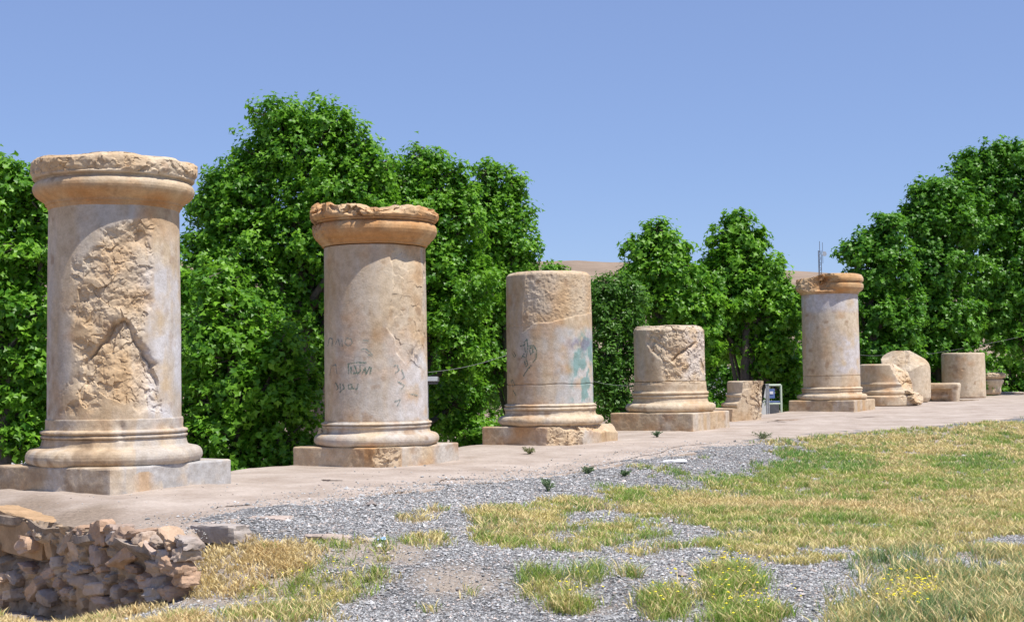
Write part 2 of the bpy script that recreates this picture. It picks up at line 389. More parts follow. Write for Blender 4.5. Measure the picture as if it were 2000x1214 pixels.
dirt[7:] = np.clip(sstep(1.35, .3, np.concatenate([TA[:, :1], TA], 1)+nd[7:]*.7)*np.interp(np.concatenate([TB2[:, :1], TB2], 1), [1.9, 3.0], [1, .45]), 0, 1)
dirt[7:] = np.maximum(dirt[7:], np.concatenate([TB2[:, :1], TB2], 1) > np.concatenate([ed[:, :1], ed], 1)-.02)
terr = mk('terrace', G, gridfaces(G.shape[0], G.shape[1], False)[:, ::-1], M_TER, None, True, np.stack([dirt, dirt, dirt], -1), sharp=50)
tag(terr, kind='structure')
M_CRACK = simple('crack shade', (.10, .07, .055), 1.0, 0, 30, .3, .1)
def tz(x, y): a, b = ab(x, y); return terrace_z(np.asarray(a), np.asarray(b))
for pts, wd in (([(852, 944), (866, 937), (905, 936), (948, 936)], 5), ([(1145, 918), (1155, 910), (1200, 903), (1245, 892), (1290, 885), (1305, 877), (1340, 869), (1400, 866)], 6),
                ([(415, 994), (440, 989), (470, 988), (505, 985)], 4), ([(628, 937), (645, 939), (668, 938)], 10), ([(1485, 826), (1510, 823), (1540, 825)], 5), ([(1650, 815), (1680, 816), (1720, 813)], 4)):
    P = np.array([on_terrace(*q) for q in pts]); s_ = np.linspace(0, len(P)-1, len(P)*7); Pi = np.stack([np.interp(s_, range(len(P)), P[:, k]) for k in range(2)], -1)
    w_ = (.5+.5*np.abs(rng.normal(size=len(Pi))))*wd*.0021*np.sin(np.linspace(.15, PI-.15, len(Pi))); Pi += rng.normal(size=Pi.shape)*.012
    L_, R_ = Pi-np.array([.25, 1])*w_[:, None]*4.5, Pi+np.array([.25, 1])*w_[:, None]*4.5
    V = np.stack([np.c_[L_, tz(L_[:, 0], L_[:, 1])+.004], np.c_[R_, tz(R_[:, 0], R_[:, 1])+.004]], 1).reshape(-1, 3)
    mk('crack', V, np.array([[2*k, 2*k+2, 2*k+3, 2*k+1] for k in range(len(Pi)-1)]), M_CRACK, terr)

# ------------------------------------------------------------------ stones turned on a lathe and broken by time
TAN = np.array([.50, .365, .22]); PALE = np.array([.62, .53, .405]); GREY = np.array([.52, .495, .46]); ORA = np.array([.52, .285, .12]); BRN = np.array([.33, .215, .13])
def stone_col(p, phi, seed, grey=0.0, ora=0.0, mask=None, pale=0.0):
    a = fbm(p*1.3, 4, seed)*1.7; b = fbm(p*np.array([3.0, 3.0, .8]), 4, seed+5)*1.7; c = fbm(p*2.6, 4, seed+9)*1.7
    col = mix(np.broadcast_to(TAN, p.shape), PALE, np.clip(.45+.55*a+pale, 0, 1))
    col = mix(col, GREY, np.clip(.08+grey+.8*b, 0, .9)); col = mix(col, ORA, np.clip(-.18+ora+.55*c, 0, .8))
    if mask is not None: col = mix(col, mix(np.broadcast_to(PALE, p.shape), TAN*1.08, np.clip(.5+.6*c, 0, 1)), np.clip(mask, 0, 1)*.8)
    d = fbm(p*5.5, 3, seed+13)*1.7; col = mix(col, BRN, np.clip((d-.55)*1.3, 0, .6)); return col
def densify(pts, step):
    out = [pts[0]]
    for (z0, r0), (z1, r1) in zip(pts[:-1], pts[1:]):
        n = max(1, int(math.ceil(math.hypot(z1-z0, r1-r0)/step)))
        out += [(z0+(z1-z0)*k/n, r0+(r1-r0)*k/n) for k in range(1, n+1)]
    return np.array(out)
def arc(z0, z1, r, bulge, n=9):      # a rounded moulding between two heights
    return [(z0+(z1-z0)*(1-math.cos(PI*k/n))/2, r-bulge+bulge*math.sin(PI*k/n)) for k in range(n+1)]
def star(name, prof, psi, mod, seed, parent, n=360, step=.012, grey=0, ora=0, pale=0, colf=None, topn=.012, rings=12, mat=None, sharp=38):
    pr = densify(prof, step); m = len(pr)
    th = math.atan2(U[1], U[0])+PI/4+np.arange(n)*2*PI/n
    phi = (th-psi+PI) % (2*PI)-PI; PH = np.broadcast_to(phi, (m, n)); TH = np.broadcast_to(th, (m, n))
    Z = np.repeat(pr[:, :1], n, 1); R = np.repeat(pr[:, 1:], n, 1)
    R, Z, mask = mod(PH, Z, R, TH)
    k = np.linspace(1, .02, rings)[1:][:, None]
    def cap(r, z, sd, amp):
        rr = r[None]*k; xx = np.stack([rr*np.cos(th)*2.6, rr*np.sin(th)*2.6, 0*rr+sd], -1)
        return rr, z.mean()+(z[None]-z.mean())*k+amp*fbm(xx, 3, sd)*np.minimum((1-k)*6, 1)
    rt, zt_ = cap(R[-1], Z[-1], seed+31, topn); rb, zb = cap(R[0], Z[0], seed+32, .0)
    R = np.concatenate([rb[::-1], R, rt]); Z = np.concatenate([zb[::-1], Z, zt_])
    mask = np.concatenate([0*rb, mask, mask[-1][None]*np.ones_like(rt)]) 
    TH = np.broadcast_to(th, R.shape); PH = np.broadcast_to(phi, R.shape)
    P = np.stack([R*np.cos(TH), R*np.sin(TH), Z], -1)
    cols = stone_col(P+seed*3.7, PH, seed, grey if not callable(grey) else grey(PH, Z), ora if not callable(ora) else ora(PH, Z), mask, pale)
    if colf is not None: cols = colf(cols, PH, Z)
    Mn = P.shape[0]*n; V = np.concatenate([P.reshape(-1, 3), [[0, 0, Z[0].mean()], [0, 0, Z[-1].mean()]]])
    j = np.arange(n); T = np.concatenate([np.stack([(j+1) % n, j, 0*j+Mn], -1), np.stack([Mn-n+j, Mn-n+(j+1) % n, 0*j+Mn+1], -1)])
    cf = np.concatenate([cols.reshape(-1, 3), cols[0, :1], cols[-1, :1]])
    return mk(name, V, [gridfaces(P.shape[0], n), T], mat or M_STONE, parent, True, cf, sharp)
def P3(PH, Z, R, s=1.0): return np.stack([R*np.cos(PH)*s, R*np.sin(PH)*s, Z*s], -1)
def worn(seed, amp=.004, fine=.0025):
    def f(PH, Z, R, TH):
        p = P3(PH, Z, R); R = R+amp*fbm(p*3.1+seed, 3, seed)*1.6+fine*fbm(p*14+seed, 3, seed+2)
        return R, Z+0.4*amp*fbm(p*4+seed, 2, seed+4), 0*Z
    return f
def cut(R, PH, Z, phic, d, slope=0, z0=0, rough=.02, seed=5, sc=6):
    """limit radii to a rough broken plane whose normal points at phic; returns radii and where it bites"""
    cs = np.cos(PH-phic); base = d+slope*(Z-z0)
    r0 = np.where(cs > .05, base/np.maximum(cs, .05), 9.0)
    p = np.stack([np.minimum(r0, 2)*np.cos(PH), np.minimum(r0, 2)*np.sin(PH), Z], -1)
    r0 = r0+rough*(facets(p*sc, seed, 1.0)+.5*facets(p*sc*2.3, seed+20)+.5*fbm(p*sc*3, 3, seed+3))
    return np.minimum(R, np.maximum(r0, .05)), sstep(0, .02, R-r0)

class Col:
    def __init__(s, xc, t, D, zg, label, group='stone columns standing in a row on the terrace'):
        s.pos = np.array(xy(t, 0.0)); s.psi = math.atan2(-s.pos[1], -s.pos[0]); s.zg = zg; s.D = D; s.xc = xc
        s.root = empty('stone_column', (s.pos[0], s.pos[1], zg)); tag(s.root, label, 'column', group)
    def uv(s, PH, Z, R):              # photo position of surface points
        th = s.psi+PH; return project(np.stack([s.pos[0]+R*np.cos(th), s.pos[1]+R*np.sin(th), Z+s.zg], -1))
    def surf(s, pts, R):              # surface angles and heights under photo positions
        P = []
        for (x, y) in pts:
            r = ray(x, y); A = r[0]**2+r[1]**2; B = -2*(r[0]*s.pos[0]+r[1]*s.pos[1]); C = (s.pos**2).sum()-R*R
            q = max(B*B-4*A*C, 0); T = (-B-math.sqrt(q))/(2*A); w = r*T+np.array([0, 0, CZ]); P.append(w-np.array([s.pos[0], s.pos[1], s.zg]))
        return np.array(P)
M_PAINT, t, b = newmat('faded green paint'); n1 = noise_n(t, 60, 4, .7, N(t, 'TexCoord').outputs['Object'])
b.inputs['Base Color'].default_value = (.075, .17, .135, 1); b.inputs['Roughness'].default_value = .8
t.links.new(ramp(t, n1.outputs[0], .40, .58, (.08, .08, .08, 1), (.9, .9, .9, 1)).outputs[0], b.inputs['Alpha'])
M_PAINT2 = M_PAINT.copy(); M_PAINT2.name = 'very faded grey green paint'; M_PAINT2.node_tree.nodes['Principled BSDF'].inputs['Base Color'].default_value = (.20, .26, .24, 1)
def graffiti(col, R, strokes, w, parent, mat):
    mb = MB()
    for st in strokes:
        st = np.array(st, float); n = max(2, int(sum(np.hypot(*(st[1:]-st[:-1]).T))/1.2)); 
        d = np.r_[0, np.cumsum(np.hypot(*(st[1:]-st[:-1]).T))]; u_ = np.linspace(0, d[-1], n); q = np.stack([np.interp(u_, d, st[:, k]) for k in (0, 1)], -1)
        P = col.surf(q, R+.004); T = np.gradient(P, axis=0) if n > 1 else P; nr = P*np.array([1, 1, 0]); nr /= np.linalg.norm(nr, axis=1)[:, None]
        B = np.cross(T, nr); B /= np.linalg.norm(B, axis=1)[:, None]+1e-9; ww = w*(.55+.9*rng.random(n))[:, None]/2
        V = np.stack([P-B*ww, P+B*ww], 1).reshape(-1, 3); mb.add(V, [[2*k, 2*k+1, 2*k+3, 2*k+2] for k in range(n-1)])
    return mb.build('graffiti', mat, parent)

def plinth(c, S_, z0, z1, seed, cuts=(), grey=0, ora=0, colf=None):
    au = math.atan2(U[1], U[0])
    def mod(PH, Z, R, TH):
        cc, ss = np.abs(np.cos(TH-au)), np.abs(np.sin(TH-au)); sq = (S_/2)/((cc**70+ss**70)**(1/70.))
        R2 = sq*(R/1.0); p = P3(PH, Z, R2); R2 = R2+.007*fbm(p*4+seed, 4, seed)+.006*fbm(p*14+seed, 3, seed+2); m_ = 0*Z
        for cu in cuts: R2, mm = cut(R2, PH, Z, *cu); m_ = np.maximum(m_, mm)
        return R2, Z+.006*fbm(p*3+seed, 3, seed+7)*(R > .5), m_
    return star('plinth', [(z0-.08, 1), (z0, 1), (z1-.018, 1), (z1-.005, .992), (z1, .978)], c.psi, mod, seed, c.root, 480, .012, grey, ora, colf=colf, rings=14, topn=.003, sharp=28)

# --- column 1: the big one with a capital and a deeply spalled shaft
c1 = Col(224, 0.0, 1.44, -.015, 'tallest nearest column with thick rounded capital and deeply spalled shaft, standing at the rubble end of the terrace')
SP1 = [(262, 432), (320, 428), (303, 500), (292, 560), (296, 620), (306, 700), (304, 760), (312, 806), (250, 800), (160, 812), (116, 800), (134, 730), (142, 650), (118, 590), (140, 500), (205, 450)]
def mod1(PH, Z, R, TH):
    x, y = c1.uv(PH, Z, R); fr = np.abs(PH) < 1.45; p = P3(PH, Z, R)
    R = R+.003*fbm(p*3, 3, 11)+.0012*fbm(p*18, 3, 12)
    d = poly_in(x, y, SP1)+16*fbm(p*3.5, 4, 14)*1.5; m_ = sstep(-5, 16, d)*fr
    deep = .012+.020*facets(p*np.array([2.6, 2.6, 2.6]), 15)+.016*facets(p*6.0, 16)+.011*facets(p*13, 18)+.010*fbm(p*14, 3, 27)+.045*fbm(p*2.4, 3, 17)+.026*fbm(p*6, 4, 20)+.006*fbm(p*30, 3, 19)
    deep = deep+.028*sstep(0, 60, d)
    R = R-m_*np.clip(deep, .002, .2)
    x, y = x+9*fbm(p*7, 3, 28), y+9*fbm(p*7+5, 3, 29); dv = line_d(x, y, [(168, 694), (205, 660), (240, 626), (262, 650), (290, 690), (306, 712)])
    below = sstep(-2, 6, y-np.interp(x, [150, 168, 240, 306, 320], [700, 690, 624, 706, 712]))*sstep(90, 20, y-np.interp(x, [150, 168, 240, 306, 320], [700, 690, 624, 706, 712]))*((x > 160) & (x < 306))*fr
    R = R-below*.055-.045*np.exp(-(dv/4.5)**2)*fr
    R = R-.05*np.exp(-((x-272)/13)**2-((y-462)/18)**2)*fr-.05*np.exp(-((x-160)/18)**2-((y-748)/14)**2)*fr-.035*np.exp(-((x-185)/30)**2-((y-720)/18)**2)*fr
    return R, Z, m_
def col1(cols, PH, Z):
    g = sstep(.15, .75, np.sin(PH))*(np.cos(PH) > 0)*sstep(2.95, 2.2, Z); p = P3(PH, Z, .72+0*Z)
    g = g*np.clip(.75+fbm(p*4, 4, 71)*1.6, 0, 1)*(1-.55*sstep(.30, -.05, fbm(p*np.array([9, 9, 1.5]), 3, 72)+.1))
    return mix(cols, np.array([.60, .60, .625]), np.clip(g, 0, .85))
star('shaft', [(.72, .715), (.735, .722), (.75, .722), (1.5, .72), (2.4, .712), (3.08, .705), (3.14, .70)], c1.psi, mod1, 101, c1.root, 720, .0075, .1, .02, colf=col1)
def modb1(PH, Z, R, TH):
    R, Z, m_ = worn(120, .008, .004)(PH, Z, R, TH); x, y = c1.uv(PH, Z, R); fr = np.cos(PH) > 0
    return R-.03*np.exp(-((x-238)/7)**2)*sstep(868, 850, y)*sstep(815, 835, y)*fr, Z, m_
base1 = [(.22, .90)]+arc(.245, .425, .955, .085)+[(.432, .835), (.438, .805), (.455, .788), (.49, .778), (.53, .768)]+[(.533, .785)]+arc(.535, .568, .79, .02, 5)+[(.574, .765)]+arc(.580, .622, .795, .028, 6)+[(.63, .742), (.66, .738), (.735, .738), (.745, .732)]
def colb1(cols, PH, Z):
    p = P3(PH, Z, .9+0*Z); g = sstep(-.12, .14, PH+.22*fbm(p*3, 3, 91))*np.where(Z > .26, .55, 1)*(PH < 2.2)*np.clip(.85+fbm(p*5, 4, 92)*1.2, 0, 1)*(1-.6*sstep(.12, .3, fbm(p*np.array([7, 7, 1.2]), 3, 93)))
    cols = mix(cols, np.array([.43, .445, .465]), np.clip(g, 0, .85)); st = np.exp(-((PH-.30)/.10)**2)*(Z < .20-.3*(PH-.30)**2*8)*(Z < .19)
    cols = mix(cols, np.array([.55, .38, .22]), np.clip(st, 0, .8)); lf = sstep(.10, -.25, PH+.2*fbm(p*3, 3, 96))*np.clip(.35+fbm(p*6, 4, 94)*1.5, 0, .8)
    return mix(cols, np.array([.34, .25, .165]), lf)
grey1 = lambda PH, Z: .75*sstep(-.05, .35, PH+.08*np.sin(Z*9))*(PH < 2.2)-.15
star('base', base1, c1.psi, modb1, 121, c1.root, 600, .009, .0, .05, colf=colb1)
plinth(c1, 1.80, -.03, .255, 131, [(math.radians(-47-90-0), .92, 0, 0, .02, 4)], colf=colb1)
def modc1(PH, Z, R, TH):
    p = P3(PH, Z, R); R = R+.006*fbm(p*3, 3, 141)+.002*fbm(p*15, 3, 142); b_ = sstep(3.385, 3.40, Z)
    b_ = sstep(-.010, .012, Z-3.395-.02*fbm(p*5, 3, 143))
    R = R-b_*(.006+.020*facets(p*4.5, 144)+.012*facets(p*11, 145)+.010*fbm(p*25, 3, 146)+.03*fbm(p*3, 3, 147))
    Z = Z+b_*.028*fbm(p*np.array([2.2, 2.2, 0]), 3, 148)*sstep(3.42, 3.6, Z)*1.6
    return R, Z, b_
cap1 = [(3.03, .70), (3.05, .712), (3.085, .725), (3.09, .738), (3.115, .742), (3.125, .752)]+[(3.14, .775), (3.165, .81), (3.19, .842), (3.22, .864), (3.25, .874), (3.285, .874), (3.315, .862), (3.338, .838), (3.345, .822), (3.36, .83)]+[(3.372, .868), (3.385, .878), (3.40, .88), (3.44, .90), (3.50, .905), (3.545, .895), (3.575, .86), (3.59, .80), (3.60, .70)]
star('capital', cap1, c1.psi, modc1, 140, c1.root, 600, .010, lambda PH, Z: -.35+0*Z, lambda PH, Z: .60*sstep(3.34, 3.2, Z)+.12, pale=.05, topn=.03, colf=lambda c_, PH, Z: mix(c_*np.array([1.0, .88, .70]), c_, sstep(3.15, 3.40, Z)))

# --- column 2: graffiti and a capital with a ragged broken top
c2 = Col(733, 4.81, 1.44, -.07, 'second column from the rubble end, smooth shaft with green graffiti under a ragged broken capital')
def mod2(PH, Z, R, TH):
    x, y = c2.uv(PH, Z, R); fr = np.abs(PH) < 1.5; p = P3(PH, Z, R)
    R = R+.003*fbm(p*3, 3, 211)+.001*fbm(p*18, 3, 212)
    xe = np.interp(y, [470, 500, 560, 610, 640, 660, 690, 710, 760], [772, 764, 768, 762, 757, 772, 776, 790, 815])+5*fbm(p*6, 3, 213)
    m_ = sstep(-1.5, 2.5, x-xe)*sstep(735, 690, y+10*fbm(p*5, 2, 214))*fr
    R = R-m_*(.020+.012*fbm(p*2.5, 3, 215)+.004*fbm(p*16, 3, 216)+.008*facets(p*6, 217))
    R = R-.055*np.exp(-((x-797)/17)**2-((y-492)/26)**2)*fr-.03*np.exp(-((x-825)/10)**2-((y-500)/22)**2)*fr
    return R, Z, m_*.35
def col2(cols, PH, Z):
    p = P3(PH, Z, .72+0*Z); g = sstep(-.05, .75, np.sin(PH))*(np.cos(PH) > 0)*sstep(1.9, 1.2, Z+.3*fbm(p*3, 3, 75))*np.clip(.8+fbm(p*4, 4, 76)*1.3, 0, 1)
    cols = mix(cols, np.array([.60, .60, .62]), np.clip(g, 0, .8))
    x, y = c2.uv(PH, Z, .72+0*Z); sm = np.exp(-((x-811)/9)**2-((y-695)/16)**2)*(np.abs(PH) < 1.5)*np.clip(.5+fbm(p*20, 3, 77)*2, 0, 1)
    return mix(cols, np.array([.12, .11, .12]), np.clip(sm*1.1, 0, .8))
Z2 = .07
sh2 = star('shaft', [(.60, .712), (.61, .718), (.62, .72), (1.5, .72), (2.4, .715), (3.02, .712), (3.026, .70)], c2.psi, mod2, 201, c2.root, 560, .009, -.05, .12, colf=col2)
base2 = [(.25, .82)]+arc(.27, .435, .873, .08)+[(.438, .79), (.441, .765), (.455, .75), (.48, .742), (.515, .742)]+[(.520, .76), (.545, .762), (.552, .742)]+arc(.556, .592, .775, .028, 6)+[(.596, .735), (.61, .732), (.612, .70)]
star('base', base2, c2.psi, worn(220, .004, .0015), 221, c2.root, 520, .009, .25, .0)
plinth(c2, 1.66, 0, .268, 231, [(math.radians(6), .985, 0, 0, .028, 33, 6)], grey=lambda PH, Z: .75*sstep(.30, .36, PH)-.1, ora=lambda PH, Z: .45*(np.abs(PH-.08) < .26)+.1)
def modc2(PH, Z, R, TH):
    x, y = c2.uv(PH, Z, R); fr = np.abs(PH) < 1.6; p = P3(PH, Z, R); R = R+.005*fbm(p*3, 3, 241)+.002*fbm(p*15, 3, 242)
    yl = np.interp(x, [600, 625, 660, 690, 715, 745, 770, 800, 815, 860], [418, 414, 412, 420, 428, 420, 410, 414, 424, 436])
    b_ = sstep(4, -4, y-yl-4*fbm(p*6, 3, 243))*sstep(3.36, 3.40, Z+0*x)*fr+sstep(3.46, 3.49, Z)*(~fr)
    keep = sstep(790, 805, x)*fr                                  # a piece of the old smooth edge survives on the right
    R = R-b_*(1-.8*keep)*(.045+.075*facets(p*3.4, 244)+.050*facets(p*8, 245)+.012*fbm(p*25, 3, 246)+.03*fbm(p*3, 2, 253))
    lf = sstep(650, 615, x+14*fbm(p*4, 3, 247))*fr*sstep(3.12, 3.2, Z); R = R-lf*(.02+.03*facets(p*6, 248)+.02*facets(p*13, 249))
    Z = Z+sstep(3.42, 3.56, Z)*(.11*fbm(p*np.array([2.5, 2.5, 0]), 3, 250)*1.6+.03*facets(p*np.array([5, 5, 0])+.3, 251))
    R = R+.010*np.maximum(0, fbm(p*np.array([6, 6, 2]), 3, 252))*sstep(3.36, 3.34, Z)
    return R, Z, np.maximum(b_*(1-keep), lf)*.4
cap2 = [(3.035, .70), (3.037, .738), (3.06, .745), (3.085, .775), (3.11, .79), (3.14, .825), (3.18, .855), (3.23, .874), (3.275, .874), (3.31, .862), (3.335, .84), (3.342, .81), (3.352, .81), (3.362, .85), (3.375, .86), (3.385, .85), (3.392, .875), (3.42, .90), (3.47, .912), (3.53, .90), (3.565, .86), (3.575, .78)]
star('capital', cap2, c2.psi, modc2, 240, c2.root, 600, .009, lambda PH, Z: -.45+.35*sstep(3.42, 3.5, Z), lambda PH, Z: .85+0*Z-.25*sstep(3.4, 3.5, Z), topn=.03, colf=lambda c_, PH, Z: c_*np.array([1.02, .90, .73]))
G2 = [[(680, 708), (681, 730)], [(680, 710), (694, 708), (716, 708)], [(685, 716), (686, 730)], [(692, 712), (697, 728), (690, 729)], [(703, 712), (704, 724), (697, 731)], [(707, 730), (713, 718), (715, 730), (722, 716), (725, 718), (723, 731)],
      [(655, 746), (661, 758), (657, 761)], [(669, 749), (672, 758), (663, 766)], [(679, 752), (686, 750), (688, 758), (681, 760), (680, 753)], [(688, 758), (697, 760), (699, 749)], [(696, 768), (698, 769)], [(664, 748), (665, 762)]]
graffiti(c2, .722, G2, .020, sh2, M_PAINT)
G2b = [[(648, 714), (656, 712), (658, 730)], [(646, 718), (644, 733)], [(640, 676), (643, 660), (650, 662), (648, 676)], [(655, 672), (660, 660), (664, 676)], [(676, 660), (686, 662), (688, 670), (680, 676), (673, 670), (676, 660)],
       [(704, 683), (714, 681), (727, 692)], [(718, 693), (728, 694)], [(708, 664), (720, 666)], [(667, 662), (669, 677)], [(768, 715), (776, 712), (780, 722), (772, 728)], [(784, 720), (790, 736), (782, 742)], [(770, 784), (782, 780), (776, 792)], [(800, 768), (816, 772)], [(776, 744), (790, 752), (784, 760)]]
graffiti(c2, .722, G2b, .018, sh2, M_PAINT2)

# --- column 3: no capital, rough picked top
c3 = Col(1072, 9.69, 1.46, .0, 'column without a capital, broad drum with pitted upper part and blue green paint smears, in the middle of the row')
SP3 = [(1027, 500), (1200, 500), (1200, 606), (1150, 612), (1090, 626), (1042, 634), (1020, 650), (1021, 600), (1026, 560)]
def mod3(PH, Z, R, TH):
    x, y = c3.uv(PH, Z, R); fr = np.abs(PH) < 1.6; p = P3(PH, Z, R)
    R = R+.003*fbm(p*3, 3, 311)+.0015*fbm(p*18, 3, 312); d = poly_in(x, y, SP3)+2*fbm(p*8, 3, 313); m_ = sstep(-1, 2, d)*fr
    R = R-m_*(.010+.007*fbm(p*22, 3, 314)+.006*facets(p*16, 315)+.010*fbm(p*4, 3, 316))
    R = R-.022*np.exp(-((Z-.985-.006*np.sin(PH*7))/.006)**2)-.006*np.exp(-((Z-1.95)/.006)**2)*(PH < -.5)
    R = R-.05*sstep(2.81, 2.88, Z)*(1+fbm(p*6, 3, 317))
    return R, Z, m_*.7
def col3(cols, PH, Z):
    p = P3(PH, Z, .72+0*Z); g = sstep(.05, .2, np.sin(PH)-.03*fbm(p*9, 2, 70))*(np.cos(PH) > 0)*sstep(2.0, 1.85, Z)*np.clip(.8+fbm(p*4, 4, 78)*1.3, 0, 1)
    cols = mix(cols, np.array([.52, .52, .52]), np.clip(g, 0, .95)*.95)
    st = sstep(.35, .75, np.sin(PH))*(np.cos(PH) > 0)*sstep(.66, .7, Z)*sstep(1.85, 1.3, Z+fbm(p*3, 2, 79)*.4)*np.clip(.3+fbm(p*np.array([9, 9, 6]), 4, 80)*2.2, 0, 1)
    cols = mix(cols, np.array([.16, .32, .31]), np.clip(st*1.5, 0, .8))
    st = np.exp(-((np.sin(PH)-.72)/.28)**2-((Z-1.66)/.14)**2)*(np.cos(PH) > 0)*np.clip(.4+fbm(p*np.array([9, 9, 6]), 4, 81)*2, 0, 1)
    return mix(cols, np.array([.22, .21, .29]), np.clip(st*1.4, 0, .75))
sh3 = star('shaft', [(.645, .725), (.66, .732), (.69, .732), (1.5, .73), (2.4, .725), (2.80, .722), (2.85, .712), (2.87, .69)], c3.psi, mod3, 301, c3.root, 480, .010, -.1, .08, colf=col3, topn=.015)
def modb3(PH, Z, R, TH):
    R, Z, m_ = worn(320, .010, .005)(PH, Z, R, TH); x, y = c3.uv(PH, Z, R); f_ = sstep(1085, 1110, x)*(np.cos(PH) > 0); p = P3(PH, Z, R)
    return R+f_*(.02*fbm(p*5, 3, 322)-.015)*sstep(.62, .5, Z), Z, f_*.5
base3 = [(.28, .84)]+arc(.30, .455, .895, .08)+[(.458, .81), (.462, .785), (.48, .772), (.51, .765), (.545, .765)]+arc(.55, .605, .785, .03, 6)+[(.61, .752)]+arc(.615, .65, .775, .02, 5)+[(.66, .735), (.662, .70)]
star('base', base3, c3.psi, modb3, 321, c3.root, 480, .010, lambda PH, Z: .0+.0*Z, lambda PH, Z: .25*(PH < .2), pale=.35)
plinth(c3, 1.70, 0, .29, 331, [(math.radians(14), .89, 0, 0, .04, 35, 4), (math.radians(32), .93, -.9, .13, .06, 36, 3), (math.radians(64), .90, -.8, .13, .03, 37, 4), (math.radians(-58), 1.17, -.6, .24, .01, 38, 5)],
       grey=lambda PH, Z: .35*(PH > .5), ora=lambda PH, Z: .40*(PH < 0)+.1)
G3 = [[(1026, 688), (1024, 668), (1029, 662), (1031, 678), (1027, 700)], [(1016, 676), (1024, 674)], [(1018, 700), (1024, 690)], [(1034, 680), (1040, 678), (1041, 688), (1036, 692), (1034, 682)], [(1032, 676), (1042, 674), (1048, 684), (1047, 700), (1040, 708)],
      [(1027, 700), (1031, 712), (1027, 716), (1024, 704)], [(1038, 712), (1030, 722), (1022, 734)], [(1003, 686), (1007, 694), (1004, 698), (1001, 690)], [(1000, 740), (1006, 752)], [(1002, 762), (1008, 772)], [(1020, 694), (1025, 698)], [(998, 742), (1002, 756)]]
graffiti(c3, .734, G3, .020, sh3, M_PAINT)

# --- column 4: short stump with a gashed drum on a wide base
c4 = Col(1308, 14.45, 1.40, .045, 'shortest column stump, chipped drum with a diagonal gash on a wide moulded base')
def mod4(PH, Z, R, TH):
    x, y = c4.uv(PH, Z, R); fr = np.abs(PH) < 1.6; p = P3(PH, Z, R); R = R+.003*fbm(p*3, 3, 411)+.0015*fbm(p*18, 3, 412)
    d = poly_in(x, y, [(1262, 620), (1400, 620), (1400, 715), (1366, 745), (1300, 748), (1290, 700), (1262, 672)])+9*fbm(p*4, 3, 413)*1.5; m_ = sstep(-2, 6, d)*fr
    R = R-m_*(.02+.022*facets(p*5, 414)+.016*facets(p*12, 415)+.02*fbm(p*3, 3, 416)+.008*fbm(p*30, 3, 417))
    g = line_d(x, y, [(1314, 704), (1326, 692), (1345, 680), (1358, 671)]); R = R-.07*np.exp(-(g/3.0)**2)*fr
    g = line_d(x, y, [(1275, 668), (1295, 676), (1315, 692)]); R = R-.022*np.exp(-(g/3.5)**2)*fr
    R = R-.04*sstep(2.03-.045-.05, 2.03-.045+.03, Z)*(1+1.6*fbm(p*5, 3, 418))
    return R, Z+.02*fbm(p*np.array([3, 3, 0]), 2, 419)*sstep(1.9, 2.0, Z), m_*.8
def col4(cols, PH, Z):
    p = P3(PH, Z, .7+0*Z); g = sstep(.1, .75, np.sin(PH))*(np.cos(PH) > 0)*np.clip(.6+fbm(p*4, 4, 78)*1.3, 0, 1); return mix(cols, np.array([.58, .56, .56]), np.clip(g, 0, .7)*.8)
star('shaft', [(.935, .685), (.945, .70), (.96, .703), (1.5, .70), (1.98, .698), (2.02, .685), (2.032, .66)], c4.psi, mod4, 401, c4.root, 440, .010, -.1, .0, pale=.25, colf=col4, topn=.015)
def modb4(PH, Z, R, TH):
    R, Z, m_ = worn(420, .006, .003)(PH, Z, R, TH); p = P3(PH, Z, R); x, y = c4.uv(PH, Z, R); f_ = sstep(.0, .3, .25-.4*np.abs(fbm(p*3, 3, 422))+0*x)*sstep(.86, .92, Z)*(np.cos(PH) > 0)
    return R-.03*f_*(.5+facets(p*7, 423)), Z, f_*.5
base4 = [(.32, .84)]+arc(.335, .51, .89, .09)+[(.513, .80), (.517, .765), (.535, .75), (.575, .738), (.62, .73)]+[(.625, .75), (.645, .752), (.665, .745), (.672, .725)]+arc(.678, .735, .76, .03, 6)+[(.742, .722), (.77, .718), (.92, .716), (.928, .705), (.93, .69)]
star('base', base4, c4.psi, modb4, 421, c4.root, 440, .011, -.2, .12, pale=.35)
plinth(c4, 1.78, 0, .335, 431, [(math.radians(54), 1.13, -.75, .26, .012, 45, 5)], grey=lambda PH, Z: -.25+.3*(PH > .35), ora=lambda PH, Z: .22*(PH < .35))

# --- column 5: far, tall with a broken capital
c5 = Col(1621, 24.2, 1.44, .12, 'farthest standing column, slim and complete, with one side of its capital broken off')
def mod5(PH, Z, R, TH):
    p = P3(PH, Z, R); R = R+.003*fbm(p*3, 3, 511)+.0015*fbm(p*18, 3, 512); R = R-.018*np.exp(-((Z-.90)/.007)**2); return R, Z, 0*Z
def col5(cols, PH, Z):
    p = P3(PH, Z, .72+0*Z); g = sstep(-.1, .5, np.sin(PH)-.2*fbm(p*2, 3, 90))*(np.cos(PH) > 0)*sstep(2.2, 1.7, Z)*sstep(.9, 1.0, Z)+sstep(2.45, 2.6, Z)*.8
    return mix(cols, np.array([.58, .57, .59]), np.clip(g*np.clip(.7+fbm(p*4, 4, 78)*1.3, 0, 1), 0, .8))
star('shaft', [(.60, .705), (.61, .715), (.63, .72), (1.5, .72), (2.4, .715), (2.98, .712), (3.0, .70)], c5.psi, mod5, 501, c5.root, 360, .016, -.2, .1, pale=.2, colf=col5)
